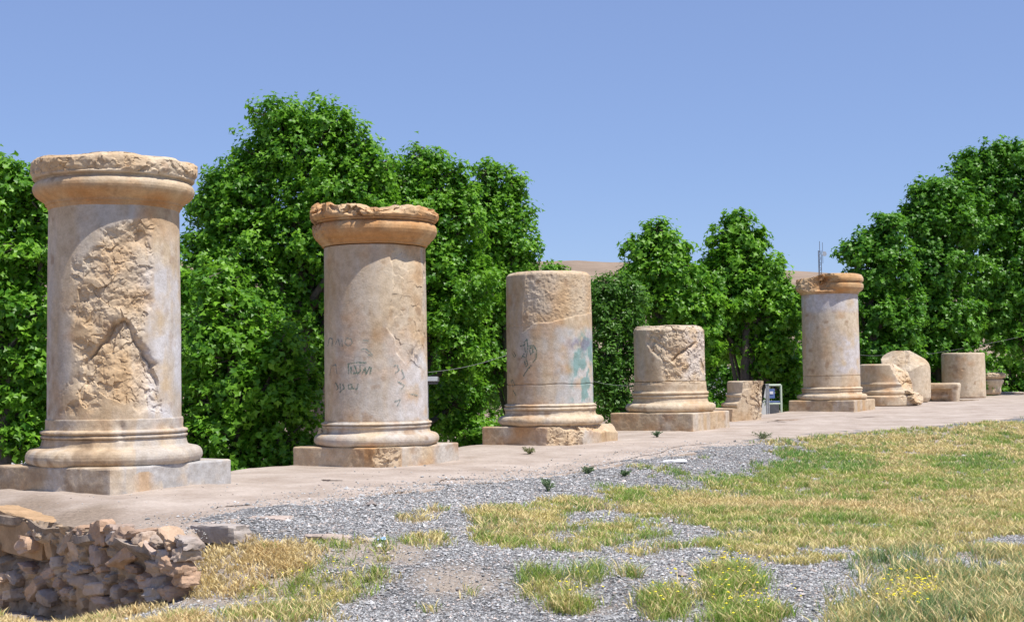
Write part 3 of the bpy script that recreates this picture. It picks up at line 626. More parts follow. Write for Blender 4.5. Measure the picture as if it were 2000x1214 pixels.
base5 = [(.27, .84)]+arc(.29, .435, .89, .08)+[(.438, .79), (.442, .765), (.46, .75), (.50, .745)]+arc(.505, .545, .765, .02, 5)+[(.55, .742)]+arc(.555, .60, .775, .03, 6)+[(.606, .735), (.63, .70)]
star('base', base5, c5.psi, worn(520, .006, .003), 521, c5.root, 360, .014, -.25, .1, pale=.35)
plinth(c5, 1.72, 0, .285, 531, [(math.radians(-70-90), 1.10, 0, 0, .02, 55, 5)], grey=lambda PH, Z: -.3+0*Z, ora=lambda PH, Z: .05+0*Z)
def modc5(PH, Z, R, TH):
    p = P3(PH, Z, R); R = R+.005*fbm(p*3, 3, 541)
    R, a_ = cut(R, PH, Z, math.radians(-28), .735, -.22, 3.25, .045, 56, 3.2); R, b2 = cut(R, PH, Z, math.radians(-72), .80, -.40, 3.25, .05, 57, 3.2)
    gz = np.exp(-((np.sin(PH)+.08)/.30)**4)*(np.cos(PH) > 0)*sstep(3.04, 3.1, Z)*sstep(3.44, 3.37, Z); R = R-.13*gz*(R > .7); a_ = np.maximum(a_, gz)
    R = R-.02*sstep(3.45, 3.5, Z)*(.5+facets(p*7, 543)); return R, Z-.10*sstep(3.4, 3.5, Z)*sstep(0, -.9, np.sin(PH)), np.maximum(a_, b2)*.5
cap5 = [(2.985, .70), (2.99, .735), (3.03, .745), (3.05, .775), (3.09, .83), (3.14, .858), (3.20, .862), (3.245, .85), (3.262, .82), (3.27, .80), (3.28, .835), (3.30, .84), (3.305, .815), (3.315, .86), (3.37, .866), (3.42, .85), (3.48, .815), (3.50, .76)]
star('capital', cap5, c5.psi, modc5, 540, c5.root, 420, .012, -.35, .42, topn=.02, colf=lambda c_, PH, Z: c_*np.array([1.0, .87, .70]))

# ------------------------------------------------------------------ fragments lying along the terrace
def frag(name, label, a, b_, z, cat='fragment'):
    p = xy(a, b_); r = empty(name, (p[0], p[1], z)); tag(r, label, cat, 'carved stone fragments lying along the terrace')
    return r, math.atan2(-p[1], -p[0]), p
# half of a column base between columns 4 and 5
def cam_uv(pos, z, psi, PH, Z, R): th = psi+PH; return project(np.stack([pos[0]+R*np.cos(th), pos[1]+R*np.sin(th), Z+z], -1))
r, ps, pp = frag('base_fragment', 'half of a moulded column base with a rough broken face, beside the metal gate', 18.75, .1, .055)
def modf(PH, Z, R, TH):
    au = math.atan2(U[1], U[0]); cc, ss = np.abs(np.cos(TH-au)), np.abs(np.sin(TH-au)); sq = .90/((cc**20+ss**20)**(1/20.))
    R = np.where(Z < .30, sq*R/.86, R); p = P3(PH, Z, R); R = R+.005*fbm(p*4, 3, 601)
    R, m_ = cut(R, PH, Z, math.radians(52), .07, .12, .3, .06, 602, 3.6); R, m2 = cut(R, PH, Z, math.radians(120), .10, .0, .3, .05, 603, 3.6)
    return R, Z, np.maximum(m_, m2)
fp = [(.0, .80), (.01, .86), (.285, .86), (.298, .84), (.30, .76)]+arc(.305, .42, .78, .06)+[(.43, .70), (.45, .68), (.54, .655)]+arc(.55, .61, .68, .02, 5)+[(.615, .655), (.63, .64), (.86, .635), (.88, .625), (.895, .60)]
star('body', fp, ps, modf, 600, r, 420, .012, -.45, .22, pale=.2, topn=.01)
r, ps, pp = frag('base_fragment', 'toppled moulded column base split by a slanting break, beside the farthest standing column', 28.9, .0, .12)
def modg(PH, Z, R, TH):
    p = P3(PH, Z, R); R = R+.006*fbm(p*4, 3, 611); R, m_ = cut(R, PH, Z, math.radians(68), .64, -.45, .55, .05, 612, 3); 
    R, m2 = cut(R, PH, Z, math.radians(34), .84, -.25, .45, .04, 613, 3)
    low = sstep(.56, .5, Z+.25*np.sin(PH)-.1); R = R+low*m_*.16
    R = R-.10*np.exp(-((Z-.50-.35*(np.sin(PH)-.5))/.04)**2)*m_*(np.sin(PH) > .1)
    Z = Z-.22*sstep(.9, 1.3, Z)*sstep(.3, .8, np.sin(PH))
    return R, Z, np.maximum(m_, m2)
gp = [(.0, .80), (.03, .86), (.05, .88), (.27, .88), (.30, .86), (.32, .80)]+arc(.33, .46, .80, .05)+[(.47, .745), (.55, .73)]+arc(.60, .66, .76, .02, 5)+[(.67, .735), (.70, .725), (1.16, .72), (1.19, .70), (1.205, .66)]
star('body', gp, ps, modg, 610, r, 360, .014, -.45, .12, pale=.3, topn=.02)
r, ps, pp = frag('drum_fragment', 'tall split column drum with a rounded shoulder, behind the toppled base', 32.4, -.42, .15)
def modh(PH, Z, R, TH):
    p = P3(PH, Z, R); R = R+.005*fbm(p*4, 3, 621); R, m_ = cut(R, PH, Z, math.radians(-20), .62, -.9, .98, .03, 622, 3)
    Z2 = Z-(np.maximum(0, R*np.sin(PH)-.12))*.60*sstep(.9, 1.5, Z); Z2 = Z2-.10*sstep(1.3, 1.5, Z)*sstep(-.3, -.7, R*np.sin(PH))
    R, m2 = cut(R, PH, Z2, math.radians(150), .3, 0, 0, .05, 625, 3)
    R = R-.06*sstep(.16, .0, Z)
    return R, Z2+.012*fbm(p*5, 3, 623)*sstep(1.2, 1.4, Z), m_
star('body', [(.0, .68), (.05, .72), (.3, .735), (1.0, .735), (1.42, .73), (1.52, .70), (1.57, .64), (1.60, .56)], ps, modh, 620, r, 320, .014, -.45, .0, pale=.4, topn=.03)
r, ps, pp = frag('capital_fragment', 'low broken capital lying upside down with a square recess, in front of the cylindrical drum', 34.0, .25, .12)
def modi(PH, Z, R, TH):
    au = ps; cc, ss = np.abs(np.cos(PH)), np.abs(np.sin(PH)); sq = (.46+.02*Z)/((cc**14+ss**14)**(1/14.))*np.clip(R/.5, 0, 1.2); sq = sq*(1+.22*ss**4)
    p = P3(PH, Z, sq); sq = sq+.012*fbm(p*5, 3, 631)
    x = sq*np.sin(PH); rec = (np.cos(PH) > 0)*sstep(.30, .27, x)*sstep(.43, .38, Z); sq = sq-rec*(.26-.15*np.exp(-((Z-.18)/.12)**2))
    return sq, Z, 0*Z
star('body', [(.0, .40), (.03, .46), (.2, .475), (.5, .505), (.56, .50), (.60, .47)], ps, modi, 630, r, 400, .012, -.4, .15, pale=.25)
r, ps, pp = frag('column_drum', 'smooth cylindrical column drum standing upright between the capital fragments', 37.8, .0, .155, 'drum')
def modj(PH, Z, R, TH):
    p = P3(PH, Z, R); R = R+.005*fbm(p*3, 3, 641)+.002*fbm(p*14, 3, 642)-.05*np.exp(-((PH-.9)/.25)**2-((Z-.03)/.12)**2)
    return R-.016*np.exp(-((np.sin(PH)+.02)/.05)**2-((Z-.98)/.03)**2)*(np.cos(PH) > 0), Z, 0*Z
star('body', [(.0, .68), (.04, .70), (.07, .712), (.8, .712), (1.49, .708), (1.53, .695), (1.545, .66)], ps, modj, 640, r, 320, .018, -.5, .02, pale=.4, topn=.01)
r, ps, pp = frag('inverted_capital', 'upturned stone capital with a wide rough top, at the far end of the row', 42.4, -.3, .17, 'capital')
def modk(PH, Z, R, TH):
    p = P3(PH, Z, R); tpm = sstep(.60, .63, Z); return R+.006*fbm(p*4, 3, 651)-tpm*(.03*facets(p*6, 652)+.02*facets(p*12, 653)), Z+.02*fbm(p*4, 2, 654)*tpm, tpm*.6
star('body', [(.03, .40), (.06, .47), (.12, .50), (.28, .50), (.34, .52), (.42, .56), (.50, .60), (.56, .605), (.59, .57), (.60, .54), (.62, .56), (.64, .62), (.70, .665), (.78, .665), (.82, .62), (.84, .55)], ps, modk, 650, r, 320, .014, -.4, .1, pale=.3, topn=.02)
# rocks
def rock_V(size, seed, rot=None, n=30, m=20, boxy=.0, rough=.05):
    r_ = np.random.default_rng(seed); th = np.linspace(0, 2*PI, n, endpoint=False); ph = np.linspace(.02, PI-.02, m)
    PHm, TH = np.meshgrid(ph, th, indexing='ij'); D = np.stack([np.sin(PHm)*np.cos(TH), np.sin(PHm)*np.sin(TH), np.cos(PHm)], -1)
    nn = r_.normal(size=(11, 3)); nn /= np.linalg.norm(nn, axis=1)[:, None]
    ax = np.concatenate([np.eye(3), -np.eye(3)])+r_.normal(size=(6, 3))*.12*(1.3-boxy); ax /= np.linalg.norm(ax, axis=1)[:, None]
    rr = np.full(D.shape[:2], 9.0)
    for k, v in enumerate(ax): rr = np.minimum(rr, (.80+.2*r_.random())/np.maximum((D*v).sum(-1), .08))
    for v in nn: rr = np.minimum(rr, (.95+.35*r_.random()+boxy*.35)/np.maximum((D*v).sum(-1), .08))
    P = D*rr[..., None]; P = P*(1+rough*fbm(P*2+seed, 3, seed)[..., None]*1.6+rough*.5*fbm(P*7+seed, 2, seed+1)[..., None])
    P = P*np.array(size)/2
    if rot is not None: P = P @ np.array(rot).T
    F_ = gridfaces(m, n)[:, ::-1]; V = np.concatenate([P.reshape(-1, 3), [P[0].mean(0), P[-1].mean(0)]]); j = np.arange(n); k = m*n
    T = np.concatenate([np.stack([j, (j+1) % n, 0*j+k], -1), np.stack([(m-1)*n+(j+1) % n, (m-1)*n+j, 0*j+k+1], -1)])
    return V, F_, T
def rock(name, c, size, seed, base, rot=None, parent=None, boxy=0, rough=.05, ploc=None, mat=None):
    V, Q, T = rock_V(size, seed, rot, boxy=boxy, rough=rough); n1 = fbm(V*3+seed, 3, seed+3)[:, None]
    cols = np.array(base)*(1+.30*n1)*(1+.0*V); cols = mix(cols, np.array([.42, .40, .38])*np.array(base).mean()/.33, np.clip(fbm(V*2+seed*2, 3, seed+6)*1.3, 0, .6))
    c = np.array(c); 
    if parent is not None: V = V+c-np.array(ploc); return mk(name, V, [Q, T], mat or M_RUBBLE, parent, True, cols, 30)
    return mk(name, V, [Q, T], mat or M_RUBBLE, None, True, cols, 30, loc=tuple(c))
rot_u = np.array([[U[0], VV[0], 0], [U[1], VV[1], 0], [0, 0, 1]])
p = on_terrace(1958, 822*0+771); q = xy(44.2, .2); tag(rock('flat_stone', (q[0], q[1], .2), (.9, .5, .14), 71, (.50, .44, .36), boxy=.5), 'pale flat stone lying beyond the upturned capital at the far end', 'stone')
q = xy(34.6, 1.05); tag(rock('support_slab', (q[0]-.1, q[1], .135), (.75, .5, .12), 72, (.36, .29, .22), rot_u, boxy=.8), 'thin stone slab propping the low broken capital off the terrace', 'slab')
q = xy(18.35, .95); tag(rock('support_slab', (q[0]+.1, q[1], .05), (.9, .5, .10), 73, (.34, .26, .2), rot_u, boxy=.8), 'thin stone slab wedged under the half base fragment', 'slab')

# ------------------------------------------------------------------ rubble wall at the broken end of the terrace
def wall_pt(px, py, off=0.0):
    r_ = ray(px, py)                 # plane a = aend(b) - off
    nrm = U+.27*VV; d0 = nrm @ P1-1.85-off; Y = d0/(nrm[0]*r_[0]+nrm[1]); return r_*Y+np.array([0, 0, CZ]), Y
wn = U+.27*VV; wn /= np.linalg.norm(wn); wt = np.array([wn[1], -wn[0]])
WB = np.array([*xy(aend(2.2), 2.2), -.8]); wall = empty('rubble_wall', WB); tag(wall, 'broken rubble stone wall of loose brown stones and mud mortar under the nearest column', 'wall')
# mud mortar face
wa = np.linspace(-2.5, 3.72, 260); wz = np.linspace(-1.25, -.10, 60); Wb, Wz = np.meshgrid(wa, wz)
q = np.stack([Wb*1.9, Wz*1.9, 0*Wb], -1); offm = .02+.075*fbm(q*1.6, 4, 81)*1.5+.05*facets(q*3.5, 82)+.02*facets(q*9, 83)+.015*fbm(q*12, 3, 84)
px_, py_ = project(np.stack([*xy(aend(Wb), Wb), Wz], -1)); hol = np.exp(-((px_-90)/42)**4-((py_-1078)/26)**4); offm = offm-.16*hol
offm = offm-.08*sstep(3.3, 3.72, Wb)
Wx, Wy = xy(aend(Wb)-.185-offm*1.15-.012*facets(q*22, 87), Wb); n_ = fbm(q*2, 3, 85)[..., None]
mk('mortar', np.stack([Wx, Wy, Wz], -1)-WB, gridfaces(60, 260, False), M_RUBBLE, wall, True, np.array([.46, .36, .26])*(1+.4*n_)+0*q, 45)
STN = [(201, 1030, 52, 46, 10), (150, 1056, 62, 20, 42), (160, 1072, 44, 36, 5), (204, 1080, 28, 42, 3), (248, 1048, 50, 28, -18), (256, 1084, 72, 26, 22), (288, 1046, 24, 24, 0), (338, 1042, 34, 18, -40), (311, 1078, 36, 24, -25),
       (170, 1106, 60, 16, -4), (208, 1107, 26, 16, 0), (172, 1129, 74, 24, -6), (198, 1148, 60, 26, 4), (205, 1170, 66, 16, -6), (99, 1166, 36, 24, -6), (78, 1150, 46, 16, 42), (40, 1127, 28, 18, -30), (19, 1126, 26, 16, 0),
       (144, 1155, 26, 18, 5), (269, 1143, 50, 14, -4), (68, 1064, 34, 24, 4), (322, 1056, 26, 18, -8), (346, 1064, 24, 16, 10), (232, 1030, 28, 18, 15), (275, 1108, 32, 16, -5), (238, 1152, 22, 20, 0), (262, 1170, 28, 14, 8),
       (30, 1160, 36, 20, 6), (120, 1098, 26, 18, 12), (125, 1136, 26, 20, -12), (108, 1116, 30, 18, 8), (365, 1052, 22, 14, -20), (300, 1062, 20, 14, 20), (60, 1108, 36, 16, 0), (185, 1048, 18, 14, 30), (290, 1126, 26, 12, -6), (225, 1128, 20, 14, 0),
       (12, 1172, 26, 16, 0), (232, 1022, 36, 16, 8), (275, 1032, 34, 14, 14), (170, 1024, 26, 16, -6)]
STN += [(318, 1108, 44, 28, -8), (336, 1084, 38, 24, 14), (300, 1138, 40, 24, -4), (330, 1134, 38, 26, 10), (352, 1106, 40, 26, -12), (318, 1160, 40, 22, 4), (362, 1080, 32, 22, 6), (372, 1058, 30, 20, -8), (345, 1156, 36, 22, -10), (366, 1130, 30, 24, 8)]
for k, (x, y, w, h, an) in enumerate(STN):
    y = y+11*max(0, min(1, (1060-y)/30))
    c_, Y = wall_pt(x, y, .14+.06*rng.random()); s_ = Y/F; tl = math.radians(an); f_ = 1/abs(wt[0])*.92
    R_ = np.array([[wt[0], wn[0], 0], [wt[1], wn[1], 0], [0, 0, 1]]) @ np.array([[math.cos(tl), 0, -math.sin(tl)], [0, 1, 0], [math.sin(tl), 0, math.cos(tl)]])
    bc = [(.52, .36, .25), (.44, .345, .27), (.56, .41, .29), (.47, .37, .31), (.42, .30, .22)][k % 5]
    rock('stone', c_, (w*s_*1.02*f_, .17+.08*rng.random(), h*s_*1.24), 300+k, bc, R_, wall, ploc=WB, boxy=.0, rough=.13)
def bigblock():
    out = []
    for (x, y, w, h, an, bx, col, sd) in ((50, 1042, 200, 72, -2, .9, (.47, .32, .185), 801), (14, 1086, 76, 56, 0, .8, (.44, .30, .18), 802), (126, 1062, 30, 50, 14, .7, (.45, .31, .18), 803)):
        c_, Y = wall_pt(x, y, .05); s_ = Y/F; tl = math.radians(an)
        R_ = np.array([[wt[0], wn[0], 0], [wt[1], wn[1], 0], [0, 0, 1]]) @ np.array([[math.cos(tl), 0, -math.sin(tl)], [0, 1, 0], [math.sin(tl), 0, math.cos(tl)]])
        V, Q, T = rock_V((w*s_*1.35, .36, h*s_*1.2), sd, R_, n=60, m=40, boxy=bx, rough=.03); out.append((V+c_-WB, Q, T, col))
    mb = MB(); cs = []
    for V, Q, T, col in out: mb.add(V, Q, T); cs.append(np.array(col)*(1+.3*fbm(V*4, 4, 88)[:, None]))
    mk('ashlar_block', np.concatenate(mb.V), [np.concatenate(mb.Q), np.concatenate(mb.T)], M_RUBBLE, wall, True, np.concatenate(cs), 30)
bigblock()
# slabs and stones on the gravel
q = at(430, 1041, 11.7); tag(rock('stone_slab', (q[0], q[1], q[2]), (.50, .26, .17), 91, (.42, .38, .35), rot_u @ np.array([[0, 1, 0], [-1, 0, 0], [0, 0, 1.0]]), boxy=1.0), 'grey rectangular stone slab at the corner of the terrace, beside dry grass', 'slab')
for k, (x, y, w, lab) in enumerate([(528, 1014, .42, 'flat stone embedded at the terrace edge beyond the rectangular slab'), (622, 1050, .30, 'leftmost of the flat pink stones sunk in the gravel'), (662, 1052, .26, 'middle one of the flat pink stones sunk in the gravel'), (716, 1056, .24, 'rightmost of the pale flat stones sunk in the gravel')]):
    q = on_ground(x, y); tag(rock('flat_stone', (q[0], q[1], q[2]-.008), (w*.85, w*.55, .085), 95+k, (.50, .42, .37), boxy=.3, rough=.09), lab, 'stone', 'flat stones sunk in the gravel' if k else None)
q = on_ground(742, 1055); M_BL = simple('blue plastic', (.35, .50, .72), .35, 0, 20, .1, .1)
mb = MB(); n = 9; gu, gv = np.meshgrid(np.linspace(-.06, .06, n), np.linspace(-.05, .05, n)); mb.add(np.stack([gu, gv, .02+.018*fbm(np.stack([gu*30, gv*30, 0*gu], -1), 2, 5)], -1), gridfaces(n, n, False))
o = mb.build('plastic_scrap', M_BL, smooth=True); o.location = q; tag(o, 'crumpled pale blue plastic scrap beside the flat stones', 'litter')
q = on_ground(1310, 903); mb = MB(); gu, gv = np.meshgrid(np.linspace(-.22, .22, 14), np.linspace(-.16, .16, 10)); zz = .03+.015*fbm(np.stack([gu*6, gv*6, 0*gu], -1), 2, 15)
mb.add(np.stack([gu, gv, zz], -1), gridfaces(10, 14, False)); mb.add(np.stack([gu, gv, zz-.012], -1), gridfaces(10, 14, False)[:, ::-1]); mb.box((0, -.16, .02), (.43, .004, .012))
o = mb.build('white_sheet', simple('white board', (.8, .8, .8), .6, 0, 20, .05, .05), smooth=True); o.location = q; tag(o, 'flat white board lying on the gravel below the short stump', 'board')

# ------------------------------------------------------------------ small built things beyond the terrace
M_GAL = simple('galvanised metal', (.45, .46, .46), .45, .6, 20, .15, .1); M_GRN = simple('pale green paint', (.50, .58, .46), .5, 0, 20, .1, .1)
M_DRK = simple('dark grey metal', (.13, .13, .14), .5, .3, 20, .2, .1); M_LENS = simple('lamp glass', (.55, .58, .60), .2, 0, 20, .1, .05); M_BLUE = simple('blue sign', (.10, .16, .36), .5, 0, 20, .1, .05); M_WHT = simple('white paint', (.75, .75, .74), .6, 0, 5, .1, .05)
YG = 36.0; g0 = at(1511, 805, YG); ga = at(1495, 752, YG); gb = at(1525, 750, YG)
gate = empty('metal_gate', (g0[0], g0[1], -1.2)); tag(gate, 'pale green tubular gate frame with a blue sign, beyond the half base fragment', 'gate')
def loc(P, o=(g0[0], g0[1], -1.2)): return np.array(P)-np.array(o)
mb = MB(); z0, z1, zm = -1.2, ga[2], at(1510, 788, YG)[2]
mb.tube([loc((gb[0], YG, z0)), loc((gb[0], YG, z1))], .028, 8); mb.tube([loc((ga[0], YG, z1)), loc((gb[0], YG, z1))], .028, 8); mb.tube([loc((ga[0], YG, zm)), loc((gb[0], YG, zm))], .022, 8); mb.tube([loc((ga[0]+.03, YG, z0)), loc((ga[0]+.03, YG, z1))], .028, 8)
mb.build('frame', M_GRN, gate, True, 40)
mb = MB(); s_ = at(1506, 768, YG); mb.box(loc((s_[0], YG-.04, s_[2])), (.17, .012, .24), bev=.004); sg = mb.build('sign_plate', M_BLUE, gate)
mb = MB(); mb.box(loc((s_[0], YG-.052, s_[2]+.02)), (.09, .006, .07)); mb.build('emblem', M_WHT, sg)
for x in (1497, 1500.5):
    q = at(x, 750, YG-.4); o = empty('metal_pole', (q[0], q[1], -1.2)) ; mb = MB(); mb.tube([(0, 0, 0), (0, 0, q[2]+1.2)], .026 if x < 1498 else .020, 8); mb.build('pipe', M_GAL, o, True, 40); mb = MB(); mb.box((0, 0, q[2]+1.205), (.07, .07, .01), bev=.003); mb.build('cap', M_GAL, o)
    tag(o, 'thicker grey steel pole at the hinge side of the gate' if x < 1498 else 'thinner grey steel pole between the thick pole and the gate sign', 'pole')
q = at(1509, 797, YG+.5); o = empty('waste_bin', (q[0], q[1], q[2]-.45)); mb = MB(); mb.box((0, 0, .30), (.30, .26, .6), bev=.02); mb.build('body', M_DRK, o); mb = MB(); mb.box((0, 0, .62), (.33, .29, .04), bev=.01); mb.build('lid', M_BLUE, o); tag(o, 'dark waste bin seen through the lower half of the gate', 'bin')
YL = 24.0; q = at(836, 741, YL); o = empty('floodlight', (q[0]-.03, q[1], -3.1)); tag(o, 'grey floodlight on a post peeping out from behind the graffiti column', 'lamp')
mb = MB(); mb.tube([(0, 0, 0), (0, 0, q[2]+3.1)], .035, 8); mb.build('post', M_GAL, o, True, 40); zc = q[2]+3.1
mb = MB(); mb.box((.10, -.06, zc), (.24, .20, .10), bev=.02); mb.box((.10, -.06, zc-.055), (.20, .16, .05), bev=.015); mb.box((.10, -.06, zc+.055), (.16, .14, .012)); mb.build('housing', M_DRK, o)
mb = MB(); mb.box((.10, -.168, zc+.01), (.20, .012, .07), bev=.004); mb.build('lens', M_LENS, o)
q = at(1600.5, 471, 120); qb = at(1600.5, 560, 120); o = empty('radio_mast', (q[0], q[1], -3)); tag(o, 'thin lattice radio mast rising behind the capital of the farthest column', 'mast')
mb = MB(); H = q[2]+3
for sx, sy in ((-.12, 0), (.12, .0), (0, .2)): mb.tube([(sx, sy, 0), (sx, sy, H-.8)], .03, 5)
for k in range(40): z_ = H-.8-k*.45; mb.tube([(-.12, 0, z_), (.12, 0, z_-.22)], .016, 4); mb.tube([(.12, 0, z_-.22), (-.12, 0, z_-.45)], .016, 4)
mb.build('lattice', M_DRK, o)
mb = MB(); mb.tube([(0, 0, H-.9), (0, 0, H)], .025, 5); mb.tube([(.25, 0, H-1.9), (.25, 0, H-.1)], .02, 5); mb.tube([(.1, 0, H-1.2), (.25, 0, H-1.2)], .02, 5); mb.build('antenna', M_DRK, o)
mb = MB(); t_ = np.linspace(0, PI, 10); mb.tube([(.30, -.05, H-1.1), (.36, -.2, H-1.1)], [.10, .22], 10); mb.build('dish', M_GAL, o)
# cables
M_CAB = simple('cable sheath', (.22, .23, .22), .6, 0, 20, .1, .05)
def cable(pts, label, r=.0055, posts=()):
    mb = MB(); P = np.array([at(*p_) for p_ in pts]); s_ = np.linspace(0, len(P)-1, 60); Q = np.stack([np.interp(s_, range(len(P)), P[:, k]) for k in range(3)], -1)
    Q[:, 2] -= .05*np.sin((s_ % 1)*PI); mb.tube(Q, r*.75, 5); o = mb.build('overhead_cable', M_CAB, smooth=True, loc=tuple(Q[0])); tag(o, label, 'cable', 'cables strung behind the columns')
cable([(835, 727, 24), (990, 693, 26), (1080, 672, 28)], 'thin cable running from the floodlight behind the middle column')
cable([(1150, 742, 30), (1245, 752, 33)], 'short thin cable sagging between the middle column and the stump', .005)
cable([(1660, 689, 44), (1728, 693, 46), (1815, 691, 48), (2040, 646, 52)], 'long thin cable strung against the dark trees above the far fragments')
# white house fragments behind the trees
def hut(name, x0, x1, y0, Y, label, roofc):
    A, B = at(x0, y0, Y), at(x1, y0, Y); w = B[0]-A[0]; zt_ = A[2]; o = empty(name, ((A[0]+B[0])/2, Y+1.5, -3.2)); tag(o, label, 'building', 'low buildings behind the trees')
    H = zt_+3.2; mb = MB(); mb.box((0, 0, (H-.25)/2), (w, 3, H-.25), bev=.02); wl = mb.build('wall', M_WHT, o); mb = MB(); mb.box((0, 0, H-.1), (w+.3, 3.4, .22), bev=.03); mb.build('roof', roofc, o)
    mb = MB(); mb.box((0, -1.5, H*.55), (w*.3, .05, .7), bev=.01); mb.build('window', M_DRK, o)
hut('low_building', 1385, 1500, 716, 62, 'low whitewashed building glimpsed between the trees above the half base fragment', M_WHT)
hut('low_building', 20, 110, 832, 60, 'low whitewashed building glimpsed under the trees left of the nearest column', M_WHT)

# ------------------------------------------------------------------ trees
LEAF6 = np.array([[0, 0, 0], [-.52, .34, .10], [-.17, .50, 0], [0, 1, -.12], [.17, .50, 0], [.52, .34, .10]]); LT6 = np.array([[0, 2, 1], [0, 4, 2], [2, 4, 3], [0, 5, 4]])
LEAF4 = np.array([[0, 0, 0], [-.26, .45, .05], [0, 1, -.10], [.26, .45, .05]]); LT4 = np.array([[0, 2, 1], [0, 3, 2]])
def leaves(C, Nrm, size, shape, r_):
    n = len(C); L, T = shape; g = r_.normal(size=(n, 3)); Z_ = Nrm/np.linalg.norm(Nrm, axis=1)[:, None]
    Y_ = g-(g*Z_).sum(1)[:, None]*Z_; Y_ /= np.linalg.norm(Y_, axis=1)[:, None]+1e-9; X_ = np.cross(Y_, Z_); s_ = (size*(.65+.7*r_.random(n)))[:, None, None]
    V = C[:, None]+s_*(L[None, :, 0:1]*X_[:, None]+(L[None, :, 1:2]-.4)*Y_[:, None]+L[None, :, 2:3]*Z_[:, None])
    F_ = T[None]+(np.arange(n)*len(L))[:, None, None]; return V.reshape(-1, 3), F_.reshape(-1, 3)
def tree(name, label, cat, base_px, Y, lobes, leaf=.100, per=25, spread=.20, dens=1.0, mat=None, shape=(LEAF6, LT6), seed=1, group='leafy trees growing behind the terrace', z0=-3.1, upt=.8):
    r_ = np.random.default_rng(seed); bx = at(base_px, 700, Y)[0]; base = np.array([bx, Y, z0]); o = empty(name, base); tag(o, label, cat, group)
    C = []; NR = []; VAR = []; tips_all = []; centres = []
    for L in lobes:
        x, y, rx, ry = L[:4]; dY = L[4] if len(L) > 4 else 0; c = at(x, y, Y+dY); ax = rx*(Y+dY)/F; az = ry*(Y+dY)/F; ay = (ax+az)/2*.9; centres.append(c)
        area = 4*PI*((ax*ay+ax*az+ay*az)/3); nt_ = int(area/(spread**2*1.15)*dens*.95)+4
        D = r_.normal(size=(nt_, 3)); D /= np.linalg.norm(D, axis=1)[:, None]; rad = r_.random(nt_)**.30; 
        rad = rad*(1+.36*fbm(D*2.6+seed+x*.01, 3, seed)*1.6)
        tips = c+D*rad[:, None]*np.array([ax, ay, az]); tips_all.append((c, tips[:: max(1, nt_//22)]))
        k = r_.integers(int(per*.6), int(per*1.4)+1, nt_); idx = np.repeat(np.arange(nt_), k); n = len(idx)
        off = r_.normal(size=(n, 3))*spread*.43; off[:, 2] *= .75; sh = r_.random(nt_)[idx] < .22; off[sh] *= np.array([.45, .45, 1.3]); 
        C.append(tips[idx]+off); nn = D[idx]*.75+off*1.6/spread*.5+np.array([0, 0, upt])+r_.normal(size=(n, 3))*.55; NR.append(nn)
        VAR.append(np.clip(.45+.20*r_.normal(size=n)+.26*r_.normal(size=nt_)[idx], 0, 1))
    C = np.concatenate(C); NR = np.concatenate(NR); VAR = np.concatenate(VAR)
    V, T = leaves(C, NR, leaf, shape, r_); cv_ = np.repeat(VAR, len(shape[0]))[:, None]*np.ones(3)
    mk('crown', V-base, T, mat or M_LEAF, o, False, cv_)
    mb = MB(); tw = MB(); cm = np.mean(centres, 0); top = np.array([cm[0]*.6+bx*.4, Y, cm[2]+.3]); H = top[2]-z0; r0 = .05+.028*H
    s_ = np.linspace(0, 1, 9)[:, None]; spine = base*(1-s_)+top*s_+np.array([1, 1, 0])*np.sin(s_*5+seed)*.12; spine -= base; mb.tube(spine, np.linspace(r0, r0*.35, 9), 8)
    for c, tp in tips_all:
        k = r_.integers(3, 8); a0 = spine[k]; e = c-base; mid = (a0+e)/2+np.array([0, 0, -.25])+r_.normal(size=3)*.12
        q = np.linspace(0, 1, 7)[:, None]; P = a0*(1-q)**2+mid*2*q*(1-q)+e*q*q; mb.tube(P, np.linspace(r0*.33, r0*.12, 7), 6)
        for t2 in tp:
            e2 = t2-base; P2 = np.array([e, (e+e2)/2+r_.normal(size=3)*.08, e2]); mb.tube(P2, np.array([r0*.10, r0*.06, .006]), 4)
    mb.build('trunk', M_BARK, o, True, 60)
    return o
PL = (LEAF6, LT6); FN = (LEAF4, LT4)
tree('plane_tree', 'big bright green tree with the highest rounded crown, between the two nearest columns', 'tree', 590, 25.5,
     [(548, 240, 62, 55), (635, 245, 68, 55), (590, 300, 95, 70), (505, 300, 50, 60), (455, 350, 42, 42), (405, 395, 42, 42), (735, 340, 40, 60), (745, 450, 50, 80), (690, 300, 50, 60), (500, 370, 75, 70), (640, 370, 110, 75), (700, 400, 70, 80), (430, 400, 62, 70), (470, 470, 95, 80), (590, 470, 110, 90), (700, 500, 90, 100, .4),
      (410, 520, 62, 90), (500, 590, 110, 100), (630, 600, 100, 110, .5), (400, 640, 55, 90), (600, 720, 100, 90, .8), (720, 640, 70, 110, 1.5)], seed=11)
tree('plane_tree', 'lower leafy tree pressing against the terrace edge between the two nearest columns', 'tree', 470, 20.6,
     [(400, 660, 60, 70), (455, 620, 60, 60), (450, 700, 85, 75), (550, 690, 60, 60), (575, 780, 52, 60), (510, 770, 85, 75), (400, 780, 55, 80), (450, 850, 85, 65), (550, 870, 75, 60), (380, 860, 40, 60), (500, 920, 110, 40), (430, 560, 50, 50)], leaf=.105, seed=12)
